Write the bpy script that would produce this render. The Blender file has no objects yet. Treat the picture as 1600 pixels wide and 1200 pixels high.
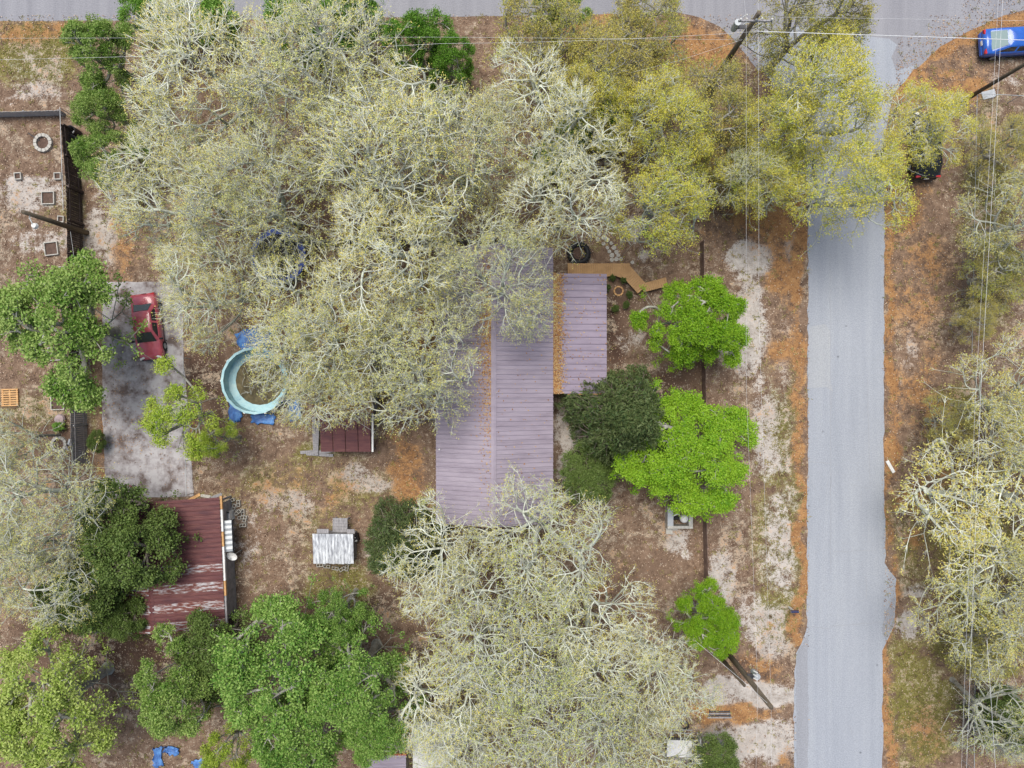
import bpy, bmesh, math, random
import numpy as np
from mathutils import Vector, Matrix

random.seed(7)
R_ = math.radians
scene = bpy.context.scene
COL = scene.collection
CAMH = 50.0
K = 0.045                      # metres per photo pixel on the ground

# ------------------------------------------------------------------ camera
cam_d = bpy.data.cameras.new('Camera')
cam = bpy.data.objects.new('Camera', cam_d)
COL.objects.link(cam)
cam.location = (0, 0, CAMH)
cam.rotation_euler = (0, 0, 0)
cam_d.sensor_width = 36.0
cam_d.lens = 25.0
cam_d.clip_end = 3000
scene.camera = cam
# ------------------------------------------------------------------ world, sun, exposure
SUN_EL, SUN_AZ = 70.0, 338.0     # azimuth measured clockwise from +Y
w = bpy.data.worlds.new('World'); scene.world = w; w.use_nodes = True
nt = w.node_tree
bg = nt.nodes['Background']
sky = nt.nodes.new('ShaderNodeTexSky')
sky.sky_type = 'NISHITA'; sky.sun_disc = False
sky.sun_elevation = R_(SUN_EL); sky.sun_rotation = R_(SUN_AZ)
sky.air_density = 1.0; sky.dust_density = 3.0; sky.ozone_density = 0.6
nt.links.new(sky.outputs[0], bg.inputs[0])
bg.inputs[1].default_value = 0.06
sun_d = bpy.data.lights.new('Sun', 'SUN'); sun_d.energy = 1.5; sun_d.angle = R_(38); sun_d.color = (1.0, 0.965, 0.90)
sun = bpy.data.objects.new('Sun', sun_d); COL.objects.link(sun)
sun.rotation_euler = (R_(90 - SUN_EL), 0, R_(180 - SUN_AZ) + math.pi)
dirv = Vector((math.sin(R_(SUN_AZ)) * math.cos(R_(SUN_EL)), math.cos(R_(SUN_AZ)) * math.cos(R_(SUN_EL)), math.sin(R_(SUN_EL))))
sun.rotation_euler = dirv.to_track_quat('Z', 'Y').to_euler()
sun.location = dirv * 80
vs = scene.view_settings
vs.view_transform = 'Standard'; vs.look = 'None'; vs.gamma = 1.0; vs.use_curve_mapping = False
vs.exposure = 1.36

# ------------------------------------------------------------------ helpers
def P(px, py, h=0.0):
    s = K * (CAMH - h) / CAMH
    return Vector(((px - 800) * s, (600 - py) * s, h))

def tag(o, label=None, cat=None, group=None, kind=None):
    if label: o['label'] = label
    if cat: o['category'] = cat
    if group: o['group'] = group
    if kind: o['kind'] = kind
    return o

def empty(name, loc=(0, 0, 0), rz=0.0, label=None, cat=None, group=None):
    o = bpy.data.objects.new(name, None); COL.objects.link(o)
    o.location = loc; o.rotation_euler = (0, 0, rz); o.empty_display_size = 0.3
    return tag(o, label, cat, group)

def copy_tree(o, parent=None):
    c = o.copy(); COL.objects.link(c); c.parent = parent
    for ch in o.children: copy_tree(ch, c)
    return c

class MB:
    def __init__(s): s.v = []; s.f = []; s.m = []
    def add(s, vs, fs, mi=0):
        b = len(s.v); s.v += [tuple(p) for p in vs]
        for f in fs: s.f.append(tuple(i + b for i in f)); s.m.append(mi)
    def box(s, c, d, rz=0.0, mi=0, rx=0.0, ry=0.0):
        M = Matrix.Rotation(rz, 3, 'Z') @ Matrix.Rotation(ry, 3, 'Y') @ Matrix.Rotation(rx, 3, 'X')
        C = Vector(c); h = [x / 2 for x in d]
        vs = [C + M @ Vector((sx * h[0], sy * h[1], sz * h[2])) for sz in (-1, 1) for sy in (-1, 1) for sx in (-1, 1)]
        s.add(vs, [(0, 2, 3, 1), (4, 5, 7, 6), (0, 1, 5, 4), (2, 6, 7, 3), (0, 4, 6, 2), (1, 3, 7, 5)], mi)
        return s
    def prism(s, pts, z0, z1, mi=0):
        n = len(pts)
        a = sum(pts[i][0] * pts[(i + 1) % n][1] - pts[(i + 1) % n][0] * pts[i][1] for i in range(n))
        if a < 0: pts = pts[::-1]
        vs = [(p[0], p[1], z0) for p in pts] + [(p[0], p[1], z1) for p in pts]
        s.add(vs, [tuple(range(n - 1, -1, -1)), tuple(range(n, 2 * n))] + [(i, (i + 1) % n, n + (i + 1) % n, n + i) for i in range(n)], mi)
        return s
    def tube(s, pts, rad, n=8, mi=0, caps=True):
        pts = [Vector(p) for p in pts]
        if not isinstance(rad, (list, tuple)): rad = [rad] * len(pts)
        vs = []
        for i, p in enumerate(pts):
            t = (pts[min(i + 1, len(pts) - 1)] - pts[max(i - 1, 0)]).normalized()
            a = Vector((0, 0, 1)) if abs(t.z) < 0.9 else Vector((1, 0, 0))
            u = t.cross(a).normalized(); w_ = t.cross(u)
            vs += [p + (u * math.cos(2 * math.pi * k / n) + w_ * math.sin(2 * math.pi * k / n)) * rad[i] for k in range(n)]
        fs = [(i * n + k, i * n + n + k, i * n + n + (k + 1) % n, i * n + (k + 1) % n) for i in range(len(pts) - 1) for k in range(n)]
        if caps: fs += [tuple(range(n)), tuple(range(len(pts) * n - 1, len(pts) * n - n - 1, -1))]
        s.add(vs, fs, mi); return s
    def lathe(s, prof, c=(0, 0, 0), n=24, mi=0, closed=False):
        vs = [(c[0] + r * math.cos(2 * math.pi * k / n), c[1] + r * math.sin(2 * math.pi * k / n), c[2] + z) for r, z in prof for k in range(n)]
        m = len(prof); rng = range(m if closed else m - 1)
        fs = [(i * n + k, i * n + (k + 1) % n, ((i + 1) % m) * n + (k + 1) % n, ((i + 1) % m) * n + k) for i in rng for k in range(n)]
        s.add(vs, fs, mi); return s
    def build(s, name, mats, parent=None, smooth=False, loc=None):
        me = bpy.data.meshes.new(name)
        me.from_pydata(s.v, [], s.f)
        if not isinstance(mats, (list, tuple)): mats = [mats]
        for m in mats: me.materials.append(m)
        me.polygons.foreach_set('material_index', s.m)
        if smooth: me.polygons.foreach_set('use_smooth', [True] * len(s.f))
        me.update()
        o = bpy.data.objects.new(name, me); COL.objects.link(o)
        if parent: o.parent = parent
        if loc is not None: o.location = loc
        return o

def np_mesh(name, V, groups, mats):
    """V (n,3); groups: list of (faces (k,c) int array, material index)"""
    me = bpy.data.meshes.new(name)
    me.vertices.add(len(V)); me.vertices.foreach_set('co', np.ascontiguousarray(V, dtype=np.float32).ravel())
    groups = [(F, m) for F, m in groups if len(F)]
    loops = np.concatenate([F.ravel() for F, m in groups]).astype(np.int32)
    tot = np.concatenate([np.full(len(F), F.shape[1], np.int32) for F, m in groups])
    mi = np.concatenate([np.full(len(F), m, np.int32) for F, m in groups])
    st = np.concatenate([[0], np.cumsum(tot)[:-1]]).astype(np.int32)
    me.loops.add(len(loops)); me.loops.foreach_set('vertex_index', loops)
    me.polygons.add(len(tot)); me.polygons.foreach_set('loop_start', st)
    me.polygons.foreach_set('material_index', mi)
    for m in mats: me.materials.append(m)
    me.update(calc_edges=True); me.validate()
    return me

def link(name, me, parent=None):
    o = bpy.data.objects.new(name, me); COL.objects.link(o)
    if parent: o.parent = parent
    return o

# ------------------------------------------------------------------ materials
def newmat(name):
    m = bpy.data.materials.new(name); m.use_nodes = True
    return m, m.node_tree.nodes, m.node_tree.links, m.node_tree.nodes['Principled BSDF']

def ramp(N, stops):
    r = N.new('ShaderNodeValToRGB'); e = r.color_ramp.elements
    while len(e) < len(stops): e.new(0.5)
    for el, (p, c) in zip(e, stops): el.position = p; el.color = (c[0], c[1], c[2], 1)
    return r

def pmat(name, c1, c2=None, scale=3.0, rough=0.7, metal=0.0, bump=0.0, bscale=None, detail=6, c3=None, spec=0.3, stretch=None, pos=False, stops=None, objvar=0.0):
    m, N, L, b = newmat(name)
    b.inputs['Roughness'].default_value = rough; b.inputs['Metallic'].default_value = metal
    b.inputs['Specular IOR Level'].default_value = spec
    c2 = c2 or tuple(x * 0.75 for x in c1)
    tc = N.new('ShaderNodeTexCoord'); src = tc.outputs['Object']
    if pos: src = N.new('ShaderNodeNewGeometry').outputs['Position']
    if stretch:
        mp = N.new('ShaderNodeMapping'); mp.inputs['Scale'].default_value = stretch
        L.new(src, mp.inputs[0]); src = mp.outputs[0]
    n = N.new('ShaderNodeTexNoise'); n.inputs['Scale'].default_value = scale; n.inputs['Detail'].default_value = detail; n.inputs['Roughness'].default_value = 0.65
    L.new(src, n.inputs['Vector'])
    st = [(0.33, c2), (0.67, c1)] if c3 is None else [(0.3, c2), (0.5, c1), (0.7, c3)]
    if stops: st = [(p_, c_) for p_, (q_, c_) in zip(stops, st)]
    r = ramp(N, st); L.new(n.outputs[0], r.inputs[0]); L.new(r.outputs[0], b.inputs['Base Color'])
    if objvar:
        oi = N.new('ShaderNodeObjectInfo'); hs = N.new('ShaderNodeHueSaturation'); mr = N.new('ShaderNodeMapRange')
        mr.inputs['To Min'].default_value = 1 - objvar; mr.inputs['To Max'].default_value = 1 + objvar * 0.6
        L.new(oi.outputs['Random'], mr.inputs[0]); L.new(mr.outputs[0], hs.inputs['Value']); L.new(r.outputs[0], hs.inputs['Color']); L.new(hs.outputs[0], b.inputs['Base Color'])
    if bump:
        n2 = N.new('ShaderNodeTexNoise'); n2.inputs['Scale'].default_value = bscale or scale * 6; n2.inputs['Detail'].default_value = 4
        L.new(src, n2.inputs['Vector'])
        bp = N.new('ShaderNodeBump'); bp.inputs['Strength'].default_value = bump; bp.inputs['Distance'].default_value = 0.05
        L.new(n2.outputs[0], bp.inputs['Height']); L.new(bp.outputs[0], b.inputs['Normal'])
    return m

def leafmat(name, cols, trans=0.3, clump=0.6, hue=0.15, rough=0.55):
    """colours picked per leaf, shifted per clump and per tree"""
    m, N, L, b = newmat(name)
    g = N.new('ShaderNodeNewGeometry'); tc = N.new('ShaderNodeTexCoord'); oi = N.new('ShaderNodeObjectInfo')
    n = N.new('ShaderNodeTexNoise'); n.inputs['Scale'].default_value = 0.55; n.inputs['Detail'].default_value = 3
    L.new(tc.outputs['Object'], n.inputs['Vector'])
    def math_(op, a, bb):
        q = N.new('ShaderNodeMath'); q.operation = op
        for i, x in enumerate((a, bb)):
            if isinstance(x, (int, float)): q.inputs[i].default_value = x
            else: L.new(x, q.inputs[i])
        return q.outputs[0]
    f = math_('ADD', math_('MULTIPLY', g.outputs['Random Per Island'], 1 - clump), math_('MULTIPLY', math_('MULTIPLY_ADD', n.outputs[0], 2.2), clump))
    f = math_('ADD', f, math_('MULTIPLY', math_('SUBTRACT', oi.outputs['Random'], 0.5), hue))
    f = math_('SUBTRACT', f, 0.35 * clump)
    k = len(cols)
    r = ramp(N, [(i / (k - 1) * 0.8 + 0.1, c) for i, c in enumerate(cols)])
    L.new(f, r.inputs[0]); L.new(r.outputs[0], b.inputs['Base Color'])
    b.inputs['Roughness'].default_value = rough; b.inputs['Specular IOR Level'].default_value = 0.25
    t = N.new('ShaderNodeBsdfTranslucent'); L.new(r.outputs[0], t.inputs['Color'])
    mx = N.new('ShaderNodeMixShader'); mx.inputs[0].default_value = trans
    out = N['Material Output']
    L.new(b.outputs[0], mx.inputs[1]); L.new(t.outputs[0], mx.inputs[2]); L.new(mx.outputs[0], out.inputs['Surface'])
    return m

def glassmat(name, c, ro=0.06):
    m, N, L, b = newmat(name)
    b.inputs['Base Color'].default_value = (*c, 1); b.inputs['Roughness'].default_value = ro; b.inputs['Specular IOR Level'].default_value = 0.8
    return m

def paintmat(name, c, c2=None):
    m = pmat(name, c, c2 or tuple(x * 0.8 for x in c), scale=2.5, rough=0.28, spec=0.5)
    m.node_tree.nodes['Principled BSDF'].inputs['Coat Weight'].default_value = 0.5
    return m

M = {}
M['bark'] = pmat('bark_lichen', (0.60, 0.62, 0.53), (0.27, 0.26, 0.205), scale=1.1, rough=0.9, bump=0.4, bscale=9, c3=(0.66, 0.71, 0.61), objvar=0.25)
M['bark_limb'] = pmat('bark_limb', (0.40, 0.42, 0.35), (0.22, 0.215, 0.175), scale=1.4, rough=0.9, bump=0.4, bscale=9, c3=(0.54, 0.58, 0.50), objvar=0.2)
M['bark_trunk'] = pmat('bark_trunk', (0.30, 0.29, 0.25), (0.16, 0.15, 0.125), scale=2.2, rough=0.9, bump=0.5, bscale=9, c3=(0.44, 0.45, 0.39))
M['bark_brown'] = pmat('bark_brown', (0.22, 0.19, 0.15), (0.12, 0.10, 0.08), scale=3, rough=0.9, bump=0.5, bscale=9)
M['asphalt'] = None
M['wood_grey'] = pmat('weathered_wood', (0.33, 0.32, 0.33), (0.17, 0.165, 0.17), scale=2.5, rough=0.85, bump=0.3, stretch=(6, 1, 1))
M['wood_dark'] = pmat('dark_fence_wood', (0.085, 0.065, 0.06), (0.035, 0.026, 0.025), scale=2.0, rough=0.85, bump=0.4)
M['wood_brown'] = pmat('brown_fence_wood', (0.26, 0.18, 0.145), (0.15, 0.10, 0.085), scale=2.0, rough=0.85, bump=0.4)
M['wood_new'] = pmat('new_deck_wood', (0.46, 0.28, 0.13), (0.34, 0.20, 0.09), scale=1.5, rough=0.7, bump=0.2, bscale=20)
M['wood_pallet'] = pmat('pallet_wood', (0.60, 0.36, 0.16), (0.40, 0.22, 0.09), scale=4, rough=0.75, bump=0.2)
M['pole_wood'] = pmat('pole_wood', (0.15, 0.12, 0.085), (0.07, 0.058, 0.042), scale=2, rough=0.9, bump=0.4, stretch=(3, 3, 0.4))
M['roof_lilac'] = pmat('lilac_brown_metal', (0.275, 0.238, 0.285), (0.222, 0.188, 0.228), scale=0.7, rough=0.5, spec=0.4, c3=(0.315, 0.275, 0.322), bump=0.05, pos=True, stretch=(0.6, 2.5, 1))
M['roof_porch'] = pmat('porch_metal', (0.225, 0.188, 0.245), (0.18, 0.148, 0.195), scale=0.8, rough=0.5, spec=0.4, c3=(0.26, 0.22, 0.28), bump=0.05, pos=True, stretch=(0.6, 2.5, 1))
M['roof_red'] = pmat('rusty_red_metal', (0.115, 0.042, 0.042), (0.065, 0.026, 0.032), scale=1.6, rough=0.6, c3=(0.16, 0.068, 0.06), stretch=(0.5, 3, 1), bump=0.1, pos=True)
M['roof_white'] = pmat('peeling_white_metal', (0.16, 0.055, 0.04), (0.11, 0.036, 0.034), scale=2.2, rough=0.6, c3=(0.40, 0.395, 0.41), stretch=(0.8, 4, 1), detail=9, pos=True, stops=(0.40, 0.48, 0.60))
M['white_paint'] = pmat('white_paint', (0.74, 0.74, 0.72), (0.58, 0.57, 0.54), scale=2, rough=0.6)
M['siding'] = pmat('pale_siding', (0.50, 0.47, 0.42), (0.42, 0.40, 0.36), scale=1.5, rough=0.8)
M['concrete'] = pmat('concrete', (0.46, 0.45, 0.44), (0.33, 0.32, 0.31), scale=3, rough=0.9, bump=0.2)
M['stone'] = pmat('pale_stone', (0.48, 0.465, 0.42), (0.32, 0.305, 0.27), scale=5, rough=0.9, bump=0.3)
M['black'] = pmat('black_rubber', (0.022, 0.022, 0.025), (0.012, 0.012, 0.014), scale=6, rough=0.6)
M['dark_metal'] = pmat('dark_metal', (0.08, 0.08, 0.085), (0.05, 0.05, 0.055), scale=4, rough=0.5, metal=0.4)
M['galv'] = pmat('galvanised', (0.42, 0.44, 0.45), (0.32, 0.34, 0.35), scale=3, rough=0.45, metal=0.3)
M['wire'] = pmat('aluminium_wire', (0.72, 0.73, 0.74), (0.62, 0.63, 0.64), scale=1, rough=0.5, metal=0.2)
M['wire_dark'] = pmat('sheathed_cable', (0.30, 0.30, 0.31), (0.22, 0.22, 0.23), scale=1, rough=0.6)
M['soil'] = pmat('soil', (0.13, 0.085, 0.065), (0.07, 0.045, 0.035), scale=6, rough=0.95, bump=0.5)
M['tarp'] = pmat('blue_tarp', (0.07, 0.17, 0.42), (0.04, 0.09, 0.24), scale=2.5, rough=0.45, bump=0.4, bscale=5, c3=(0.12, 0.30, 0.60))
M['pad_blue'] = pmat('blue_vinyl', (0.03, 0.10, 0.46), (0.01, 0.03, 0.20), scale=3, rough=0.4)
M['liner'] = pmat('turquoise_liner', (0.34, 0.54, 0.58), (0.25, 0.45, 0.52), scale=2.5, rough=0.5, c3=(0.44, 0.60, 0.60), bump=0.2)
M['glass'] = glassmat('car_glass', (0.02, 0.028, 0.033))
M['glass_pale'] = glassmat('pale_car_glass', (0.20, 0.27, 0.27), 0.6)
M['glass_pale'].node_tree.nodes['Principled BSDF'].inputs['Specular IOR Level'].default_value = 0.2
M['red_paint'] = paintmat('faded_red_paint', (0.40, 0.065, 0.09), (0.50, 0.11, 0.135))
M['blue_paint'] = paintmat('blue_paint', (0.02, 0.11, 0.46), (0.015, 0.08, 0.36))
M['black_paint'] = paintmat('black_paint', (0.010, 0.010, 0.013))
M['lamp_red'] = paintmat('tail_lamp', (0.45, 0.01, 0.015))
M['lamp_white'] = paintmat('head_lamp', (0.70, 0.70, 0.68))
M['red_trim'] = pmat('red_trim', (0.30, 0.03, 0.035), (0.20, 0.02, 0.025), scale=3, rough=0.6)
M['pale_roof'] = pmat('pale_roof', (0.52, 0.52, 0.50), (0.38, 0.37, 0.35), scale=1.2, rough=0.8, c3=(0.60, 0.59, 0.56), bump=0.1)

def ground_mat():
    m, N, L, b = newmat('yard_ground')
    b.inputs['Roughness'].default_value = 0.95; b.inputs['Specular IOR Level'].default_value = 0.1
    geo = N.new('ShaderNodeNewGeometry')
    def noise(sc, det=6, ro=0.65):
        n = N.new('ShaderNodeTexNoise'); n.inputs['Scale'].default_value = sc; n.inputs['Detail'].default_value = det; n.inputs['Roughness'].default_value = ro
        L.new(geo.outputs['Position'], n.inputs['Vector']); return n.outputs[0]
    nA, nB, nC, nE = noise(0.35, 6, 0.6), noise(3.5, 5, 0.75), noise(13.0, 3, 0.7), noise(1.3, 6, 0.7)
    def mth(op, a, bb, cl=False):
        q = N.new('ShaderNodeMath'); q.operation = op; q.use_clamp = cl
        for i, x in enumerate((a, bb)):
            if isinstance(x, (int, float)): q.inputs[i].default_value = x
            else: L.new(x, q.inputs[i])
        return q.outputs[0]
    def mix(f, a, bb):
        q = N.new('ShaderNodeMix'); q.data_type = 'RGBA'
        L.new(f, q.inputs[0])
        for i, x in ((6, a), (7, bb)):
            if isinstance(x, tuple): q.inputs[i].default_value = (*x, 1)
            else: L.new(x, q.inputs[i])
        return q.outputs[2]
    at = N.new('ShaderNodeAttribute'); at.attribute_name = 'cover'
    sp = N.new('ShaderNodeSeparateColor'); L.new(at.outputs['Color'], sp.inputs[0])
    fine = mth('ADD', mth('MULTIPLY', nB, 0.5), mth('MULTIPLY', nC, 0.5))
    def layer(mask, bias, k=5.0):
        # mask 0..1 broken up by noise of three sizes
        nn = mth('ADD', mth('ADD', mth('MULTIPLY', nA, 0.6), mth('MULTIPLY', nE, 0.6)), mth('MULTIPLY', fine, 0.8))      # about 1.0 centred
        s_ = mth('ADD', mth('MULTIPLY', mask, 1.0), mth('SUBTRACT', mth('MULTIPLY', mth('SUBTRACT', nn, 1.0), 2.6), bias))
        return mth('ADD', mth('MULTIPLY', s_, k), 0.5, True)
    # note: fine relief between litter colours
    fr = mth('ADD', mth('MULTIPLY', mth('SUBTRACT', mth('ADD', mth('MULTIPLY', nE, 0.45), mth('MULTIPLY', fine, 0.55)), 0.5), 4.2), 0.47, True)
    base = mix(fr, (0.066, 0.041, 0.029), (0.31, 0.215, 0.15))
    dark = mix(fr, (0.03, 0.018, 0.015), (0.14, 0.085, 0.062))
    oran = mix(fr, (0.16, 0.075, 0.035), (0.42, 0.24, 0.105))
    sand = mix(fr, (0.23, 0.195, 0.165), (0.55, 0.52, 0.485))
    gras = mix(fr, (0.055, 0.058, 0.014), (0.26, 0.225, 0.07))
    c = base
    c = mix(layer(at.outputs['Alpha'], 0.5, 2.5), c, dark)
    c = mix(layer(sp.outputs[2], 0.5, 3.5), c, gras)
    c = mix(layer(sp.outputs[0], 0.5, 3.5), c, sand)
    c = mix(layer(sp.outputs[1], 0.5, 3.0), c, oran)
    L.new(c, b.inputs['Base Color'])
    bp = N.new('ShaderNodeBump'); bp.inputs['Strength'].default_value = 0.6; bp.inputs['Distance'].default_value = 0.08
    L.new(fine, bp.inputs['Height']); L.new(bp.outputs[0], b.inputs['Normal'])
    return m

def asphalt_mat(name, c1, c2, c3):
    m, N, L, b = newmat(name)
    b.inputs['Roughness'].default_value = 0.9; b.inputs['Specular IOR Level'].default_value = 0.2
    geo = N.new('ShaderNodeNewGeometry')
    mp = N.new('ShaderNodeMapping'); mp.inputs['Scale'].default_value = (1.6, 0.09, 1); L.new(geo.outputs['Position'], mp.inputs[0])
    n1 = N.new('ShaderNodeTexNoise'); n1.inputs['Scale'].default_value = 1.0; n1.inputs['Detail'].default_value = 5; L.new(mp.outputs[0], n1.inputs['Vector'])
    r = ramp(N, [(0.3, c2), (0.5, c1), (0.72, c3)]); L.new(n1.outputs[0], r.inputs[0])
    n2 = N.new('ShaderNodeTexNoise'); n2.inputs['Scale'].default_value = 14; n2.inputs['Detail'].default_value = 5; L.new(geo.outputs['Position'], n2.inputs['Vector'])
    r2 = ramp(N, [(0.25, (0.78, 0.78, 0.78)), (0.75, (1.15, 1.15, 1.15))]); L.new(n2.outputs[0], r2.inputs[0])
    mx = N.new('ShaderNodeMix'); mx.data_type = 'RGBA'; mx.blend_type = 'MULTIPLY'; mx.inputs[0].default_value = 1
    L.new(r.outputs[0], mx.inputs[6]); L.new(r2.outputs[0], mx.inputs[7])
    # scattered dark spots (oil, grit)
    v = N.new('ShaderNodeTexVoronoi'); v.inputs['Scale'].default_value = 0.5; L.new(geo.outputs['Position'], v.inputs['Vector'])
    r3 = ramp(N, [(0.02, (0.45, 0.45, 0.45)), (0.06, (1, 1, 1))]); L.new(v.outputs['Distance'], r3.inputs[0])
    m2 = N.new('ShaderNodeMix'); m2.data_type = 'RGBA'; m2.blend_type = 'MULTIPLY'; m2.inputs[0].default_value = 1
    L.new(mx.outputs[2], m2.inputs[6]); L.new(r3.outputs[0], m2.inputs[7])
    L.new(m2.outputs[2], b.inputs['Base Color'])
    bp = N.new('ShaderNodeBump'); bp.inputs['Strength'].default_value = 0.25; bp.inputs['Distance'].default_value = 0.02
    L.new(n2.outputs[0], bp.inputs['Height']); L.new(bp.outputs[0], b.inputs['Normal'])
    return m
M['asphalt'] = asphalt_mat('sun_bleached_asphalt', (0.29, 0.31, 0.345), (0.265, 0.285, 0.32), (0.315, 0.335, 0.365))
M['asphalt_top'] = asphalt_mat('grey_asphalt', (0.24, 0.24, 0.26), (0.215, 0.215, 0.235), (0.27, 0.27, 0.29))
M['asphalt_patch'] = asphalt_mat('patched_asphalt', (0.255, 0.265, 0.29), (0.235, 0.245, 0.27), (0.275, 0.285, 0.305))
M['asphalt_light'] = asphalt_mat('light_asphalt_patch', (0.315, 0.33, 0.35), (0.295, 0.31, 0.335), (0.335, 0.35, 0.365))
M['seam'] = pmat('tar_seam', (0.24, 0.25, 0.27), (0.30, 0.31, 0.33), scale=2, rough=0.9)
M['drive'] = pmat('stained_driveway', (0.27, 0.248, 0.25), (0.13, 0.10, 0.09), scale=0.9, rough=0.9, c3=(0.40, 0.385, 0.39), detail=9, bump=0.2, bscale=6, pos=True, stops=(0.38, 0.47, 0.58))

# ------------------------------------------------------------------ ground
rs = np.random.default_rng(11)
def axis(lo, hi, step, far):
    core = np.arange(lo, hi + 1e-6, step)
    ext = []; d = step
    while sum(ext) < far: d *= 1.6; ext.append(d)
    ext = np.cumsum(ext)
    return np.concatenate([lo - ext[::-1], core, hi + ext])
gx, gy = axis(-42, 42, 0.3, 900), axis(-33, 33, 0.3, 900)
GX, GY = np.meshgrid(gx, gy)
PX, PY = GX / K + 800, 600 - GY / K
def vnoise(cell, seed):
    """smooth value noise over the ground, cell size in photo pixels"""
    g = np.random.default_rng(seed).uniform(-1, 1, (400, 400))
    u, v_ = np.clip(PX / cell + 60, 0, 398), np.clip(PY / cell + 60, 0, 398)
    i, j = u.astype(int), v_.astype(int); fu, fv = u - i, v_ - j; fu, fv = fu * fu * (3 - 2 * fu), fv * fv * (3 - 2 * fv)
    return (g[j, i] * (1 - fu) + g[j, i + 1] * fu) * (1 - fv) + (g[j + 1, i] * (1 - fu) + g[j + 1, i + 1] * fu) * fv
PX0_, PY0_ = PX, PY
WX, WY = 14 * vnoise(60, 1) + 7 * vnoise(22, 2), 14 * vnoise(60, 3) + 7 * vnoise(22, 4)
PX, PY = PX + WX, PY + WY
def blob(cx, cy, rx, ry, a=1.0, rot=0.0):
    c, s = math.cos(R_(rot)), math.sin(R_(rot))
    dx, dy = PX - cx, PY - cy
    u, v_ = (dx * c + dy * s) / rx, (-dx * s + dy * c) / ry
    return a * np.clip(1.55 - np.sqrt(u * u + v_ * v_) , 0, 1)
def band(pts, wd, a=1.0):
    out = np.zeros_like(PX)
    for (x0, y0), (x1, y1) in zip(pts, pts[1:]):
        L2 = (x1 - x0) ** 2 + (y1 - y0) ** 2
        t = np.clip(((PX - x0) * (x1 - x0) + (PY - y0) * (y1 - y0)) / L2, 0, 1)
        d = np.hypot(PX - x0 - t * (x1 - x0), PY - y0 - t * (y1 - y0)) / wd
        out = np.maximum(out, a * np.clip(1.5 - d, 0, 1))
    return out
def mx(*l):
    o = l[0]
    for q in l[1:]: o = np.maximum(o, q)
    return o
sandm = mx(blob(1228, 700, 20, 300, .45), blob(55, 115, 80, 40, .38), blob(60, 150, 70, 14, .52), blob(165, 350, 28, 80, .65), blob(50, 300, 60, 35, .65), blob(70, 370, 60, 30, .6),
    blob(1170, 408, 36, 34, 1.35), blob(1168, 525, 26, 60, 1.4), blob(1185, 462, 14, 20, .6), blob(1200, 690, 24, 100, .66), blob(1218, 850, 30, 130, .62), blob(1195, 965, 50, 60, .68), blob(1185, 620, 14, 40, .6),
    blob(440, 785, 60, 30, .6), blob(570, 748, 60, 14, .6), blob(480, 780, 30, 25, .55), blob(884, 690, 16, 60, .9), blob(978, 362, 20, 20, .8), blob(1000, 390, 14, 14, .6),
    blob(1065, 850, 28, 22, .8), blob(1082, 865, 18, 22, .85), blob(1128, 895, 18, 50, .65), blob(990, 530, 16, 20, .5), band([(1110, 1085), (1240, 1078)], 15, 1.3), blob(1180, 1160, 70, 36, 1.1), blob(1110, 1185, 60, 20, .8),
    blob(1240, 380, 16, 55, .75), blob(1412, 985, 18, 16, 1.1), blob(1450, 925, 45, 18, .7), blob(1425, 560, 12, 60, .55), blob(1395, 598, 10, 14, .8), blob(575, 850, 14, 40, .6),
    blob(1550, 130, 40, 20, .6), blob(205, 300, 25, 60, .5), blob(385, 845, 20, 60, .5), blob(540, 650, 80, 30, .4), blob(700, 1150, 60, 40, .45), blob(365, 50, 15, 20, .7))
oranm = mx(blob(222, 655, 26, 24, .8), blob(180, 610, 14, 60, .75), blob(205, 690, 30, 14, .75), blob(292, 690, 10, 40, .8), blob(166, 700, 8, 70, .75), blob(1440, 620, 50, 70, .55), blob(1430, 430, 60, 130, .45), blob(1480, 800, 80, 90, .5), band([(1252, 330), (1254, 1000)], 11, .85), blob(1225, 420, 34, 60, .6), blob(1200, 330, 60, 60, .85), blob(1140, 330, 40, 60, .7), band([(1390, 280), (1388, 1200)], 10, .9), band([(1400, 140), (1440, 90), (1500, 50), (1600, 20)], 22, 1.0),
    blob(1480, 130, 70, 45, .75), blob(1420, 300, 40, 80, .55), blob(1090, 75, 75, 40, .95), blob(960, 50, 150, 26, .7), band([(0, 45), (140, 45)], 20, .6), blob(195, 370, 22, 80, .6),
    blob(540, 560, 45, 90, .75), blob(440, 500, 40, 40, .6), blob(690, 540, 50, 60, .5), blob(1150, 1110, 90, 10, .9), blob(1225, 1190, 20, 16, .8), blob(1170, 1040, 60, 20, .5), blob(1230, 560, 30, 60, .6), blob(1440, 1160, 40, 60, .45),
    blob(960, 920, 60, 60, .4), blob(470, 760, 120, 50, .45), blob(230, 650, 60, 60, .3), blob(640, 740, 30, 90, .6), blob(1150, 250, 60, 80, .7))
grasm = mx(blob(480, 760, 160, 70, .5), blob(1500, 850, 110, 130, .75), blob(1480, 780, 60, 60, .5), blob(1240, 750, 14, 260, .55), blob(50, 85, 90, 55, .85), blob(470, 735, 110, 40, .5), blob(510, 705, 60, 16, .7), blob(530, 905, 60, 40, .65), blob(1545, 330, 45, 200, .75), blob(1490, 640, 40, 60, .65), blob(1440, 1100, 55, 110, .9), blob(1500, 1000, 60, 60, .7),
    blob(1215, 780, 40, 200, .72), blob(1215, 960, 50, 60, .72), blob(100, 320, 40, 60, .5), blob(930, 390, 20, 20, .55), blob(1110, 120, 60, 60, .6), blob(960, 130, 120, 60, .5), blob(60, 640, 60, 40, .45), blob(145, 660, 12, 60, .6), blob(1500, 200, 40, 50, .5), blob(500, 840, 40, 60, .5))
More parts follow.
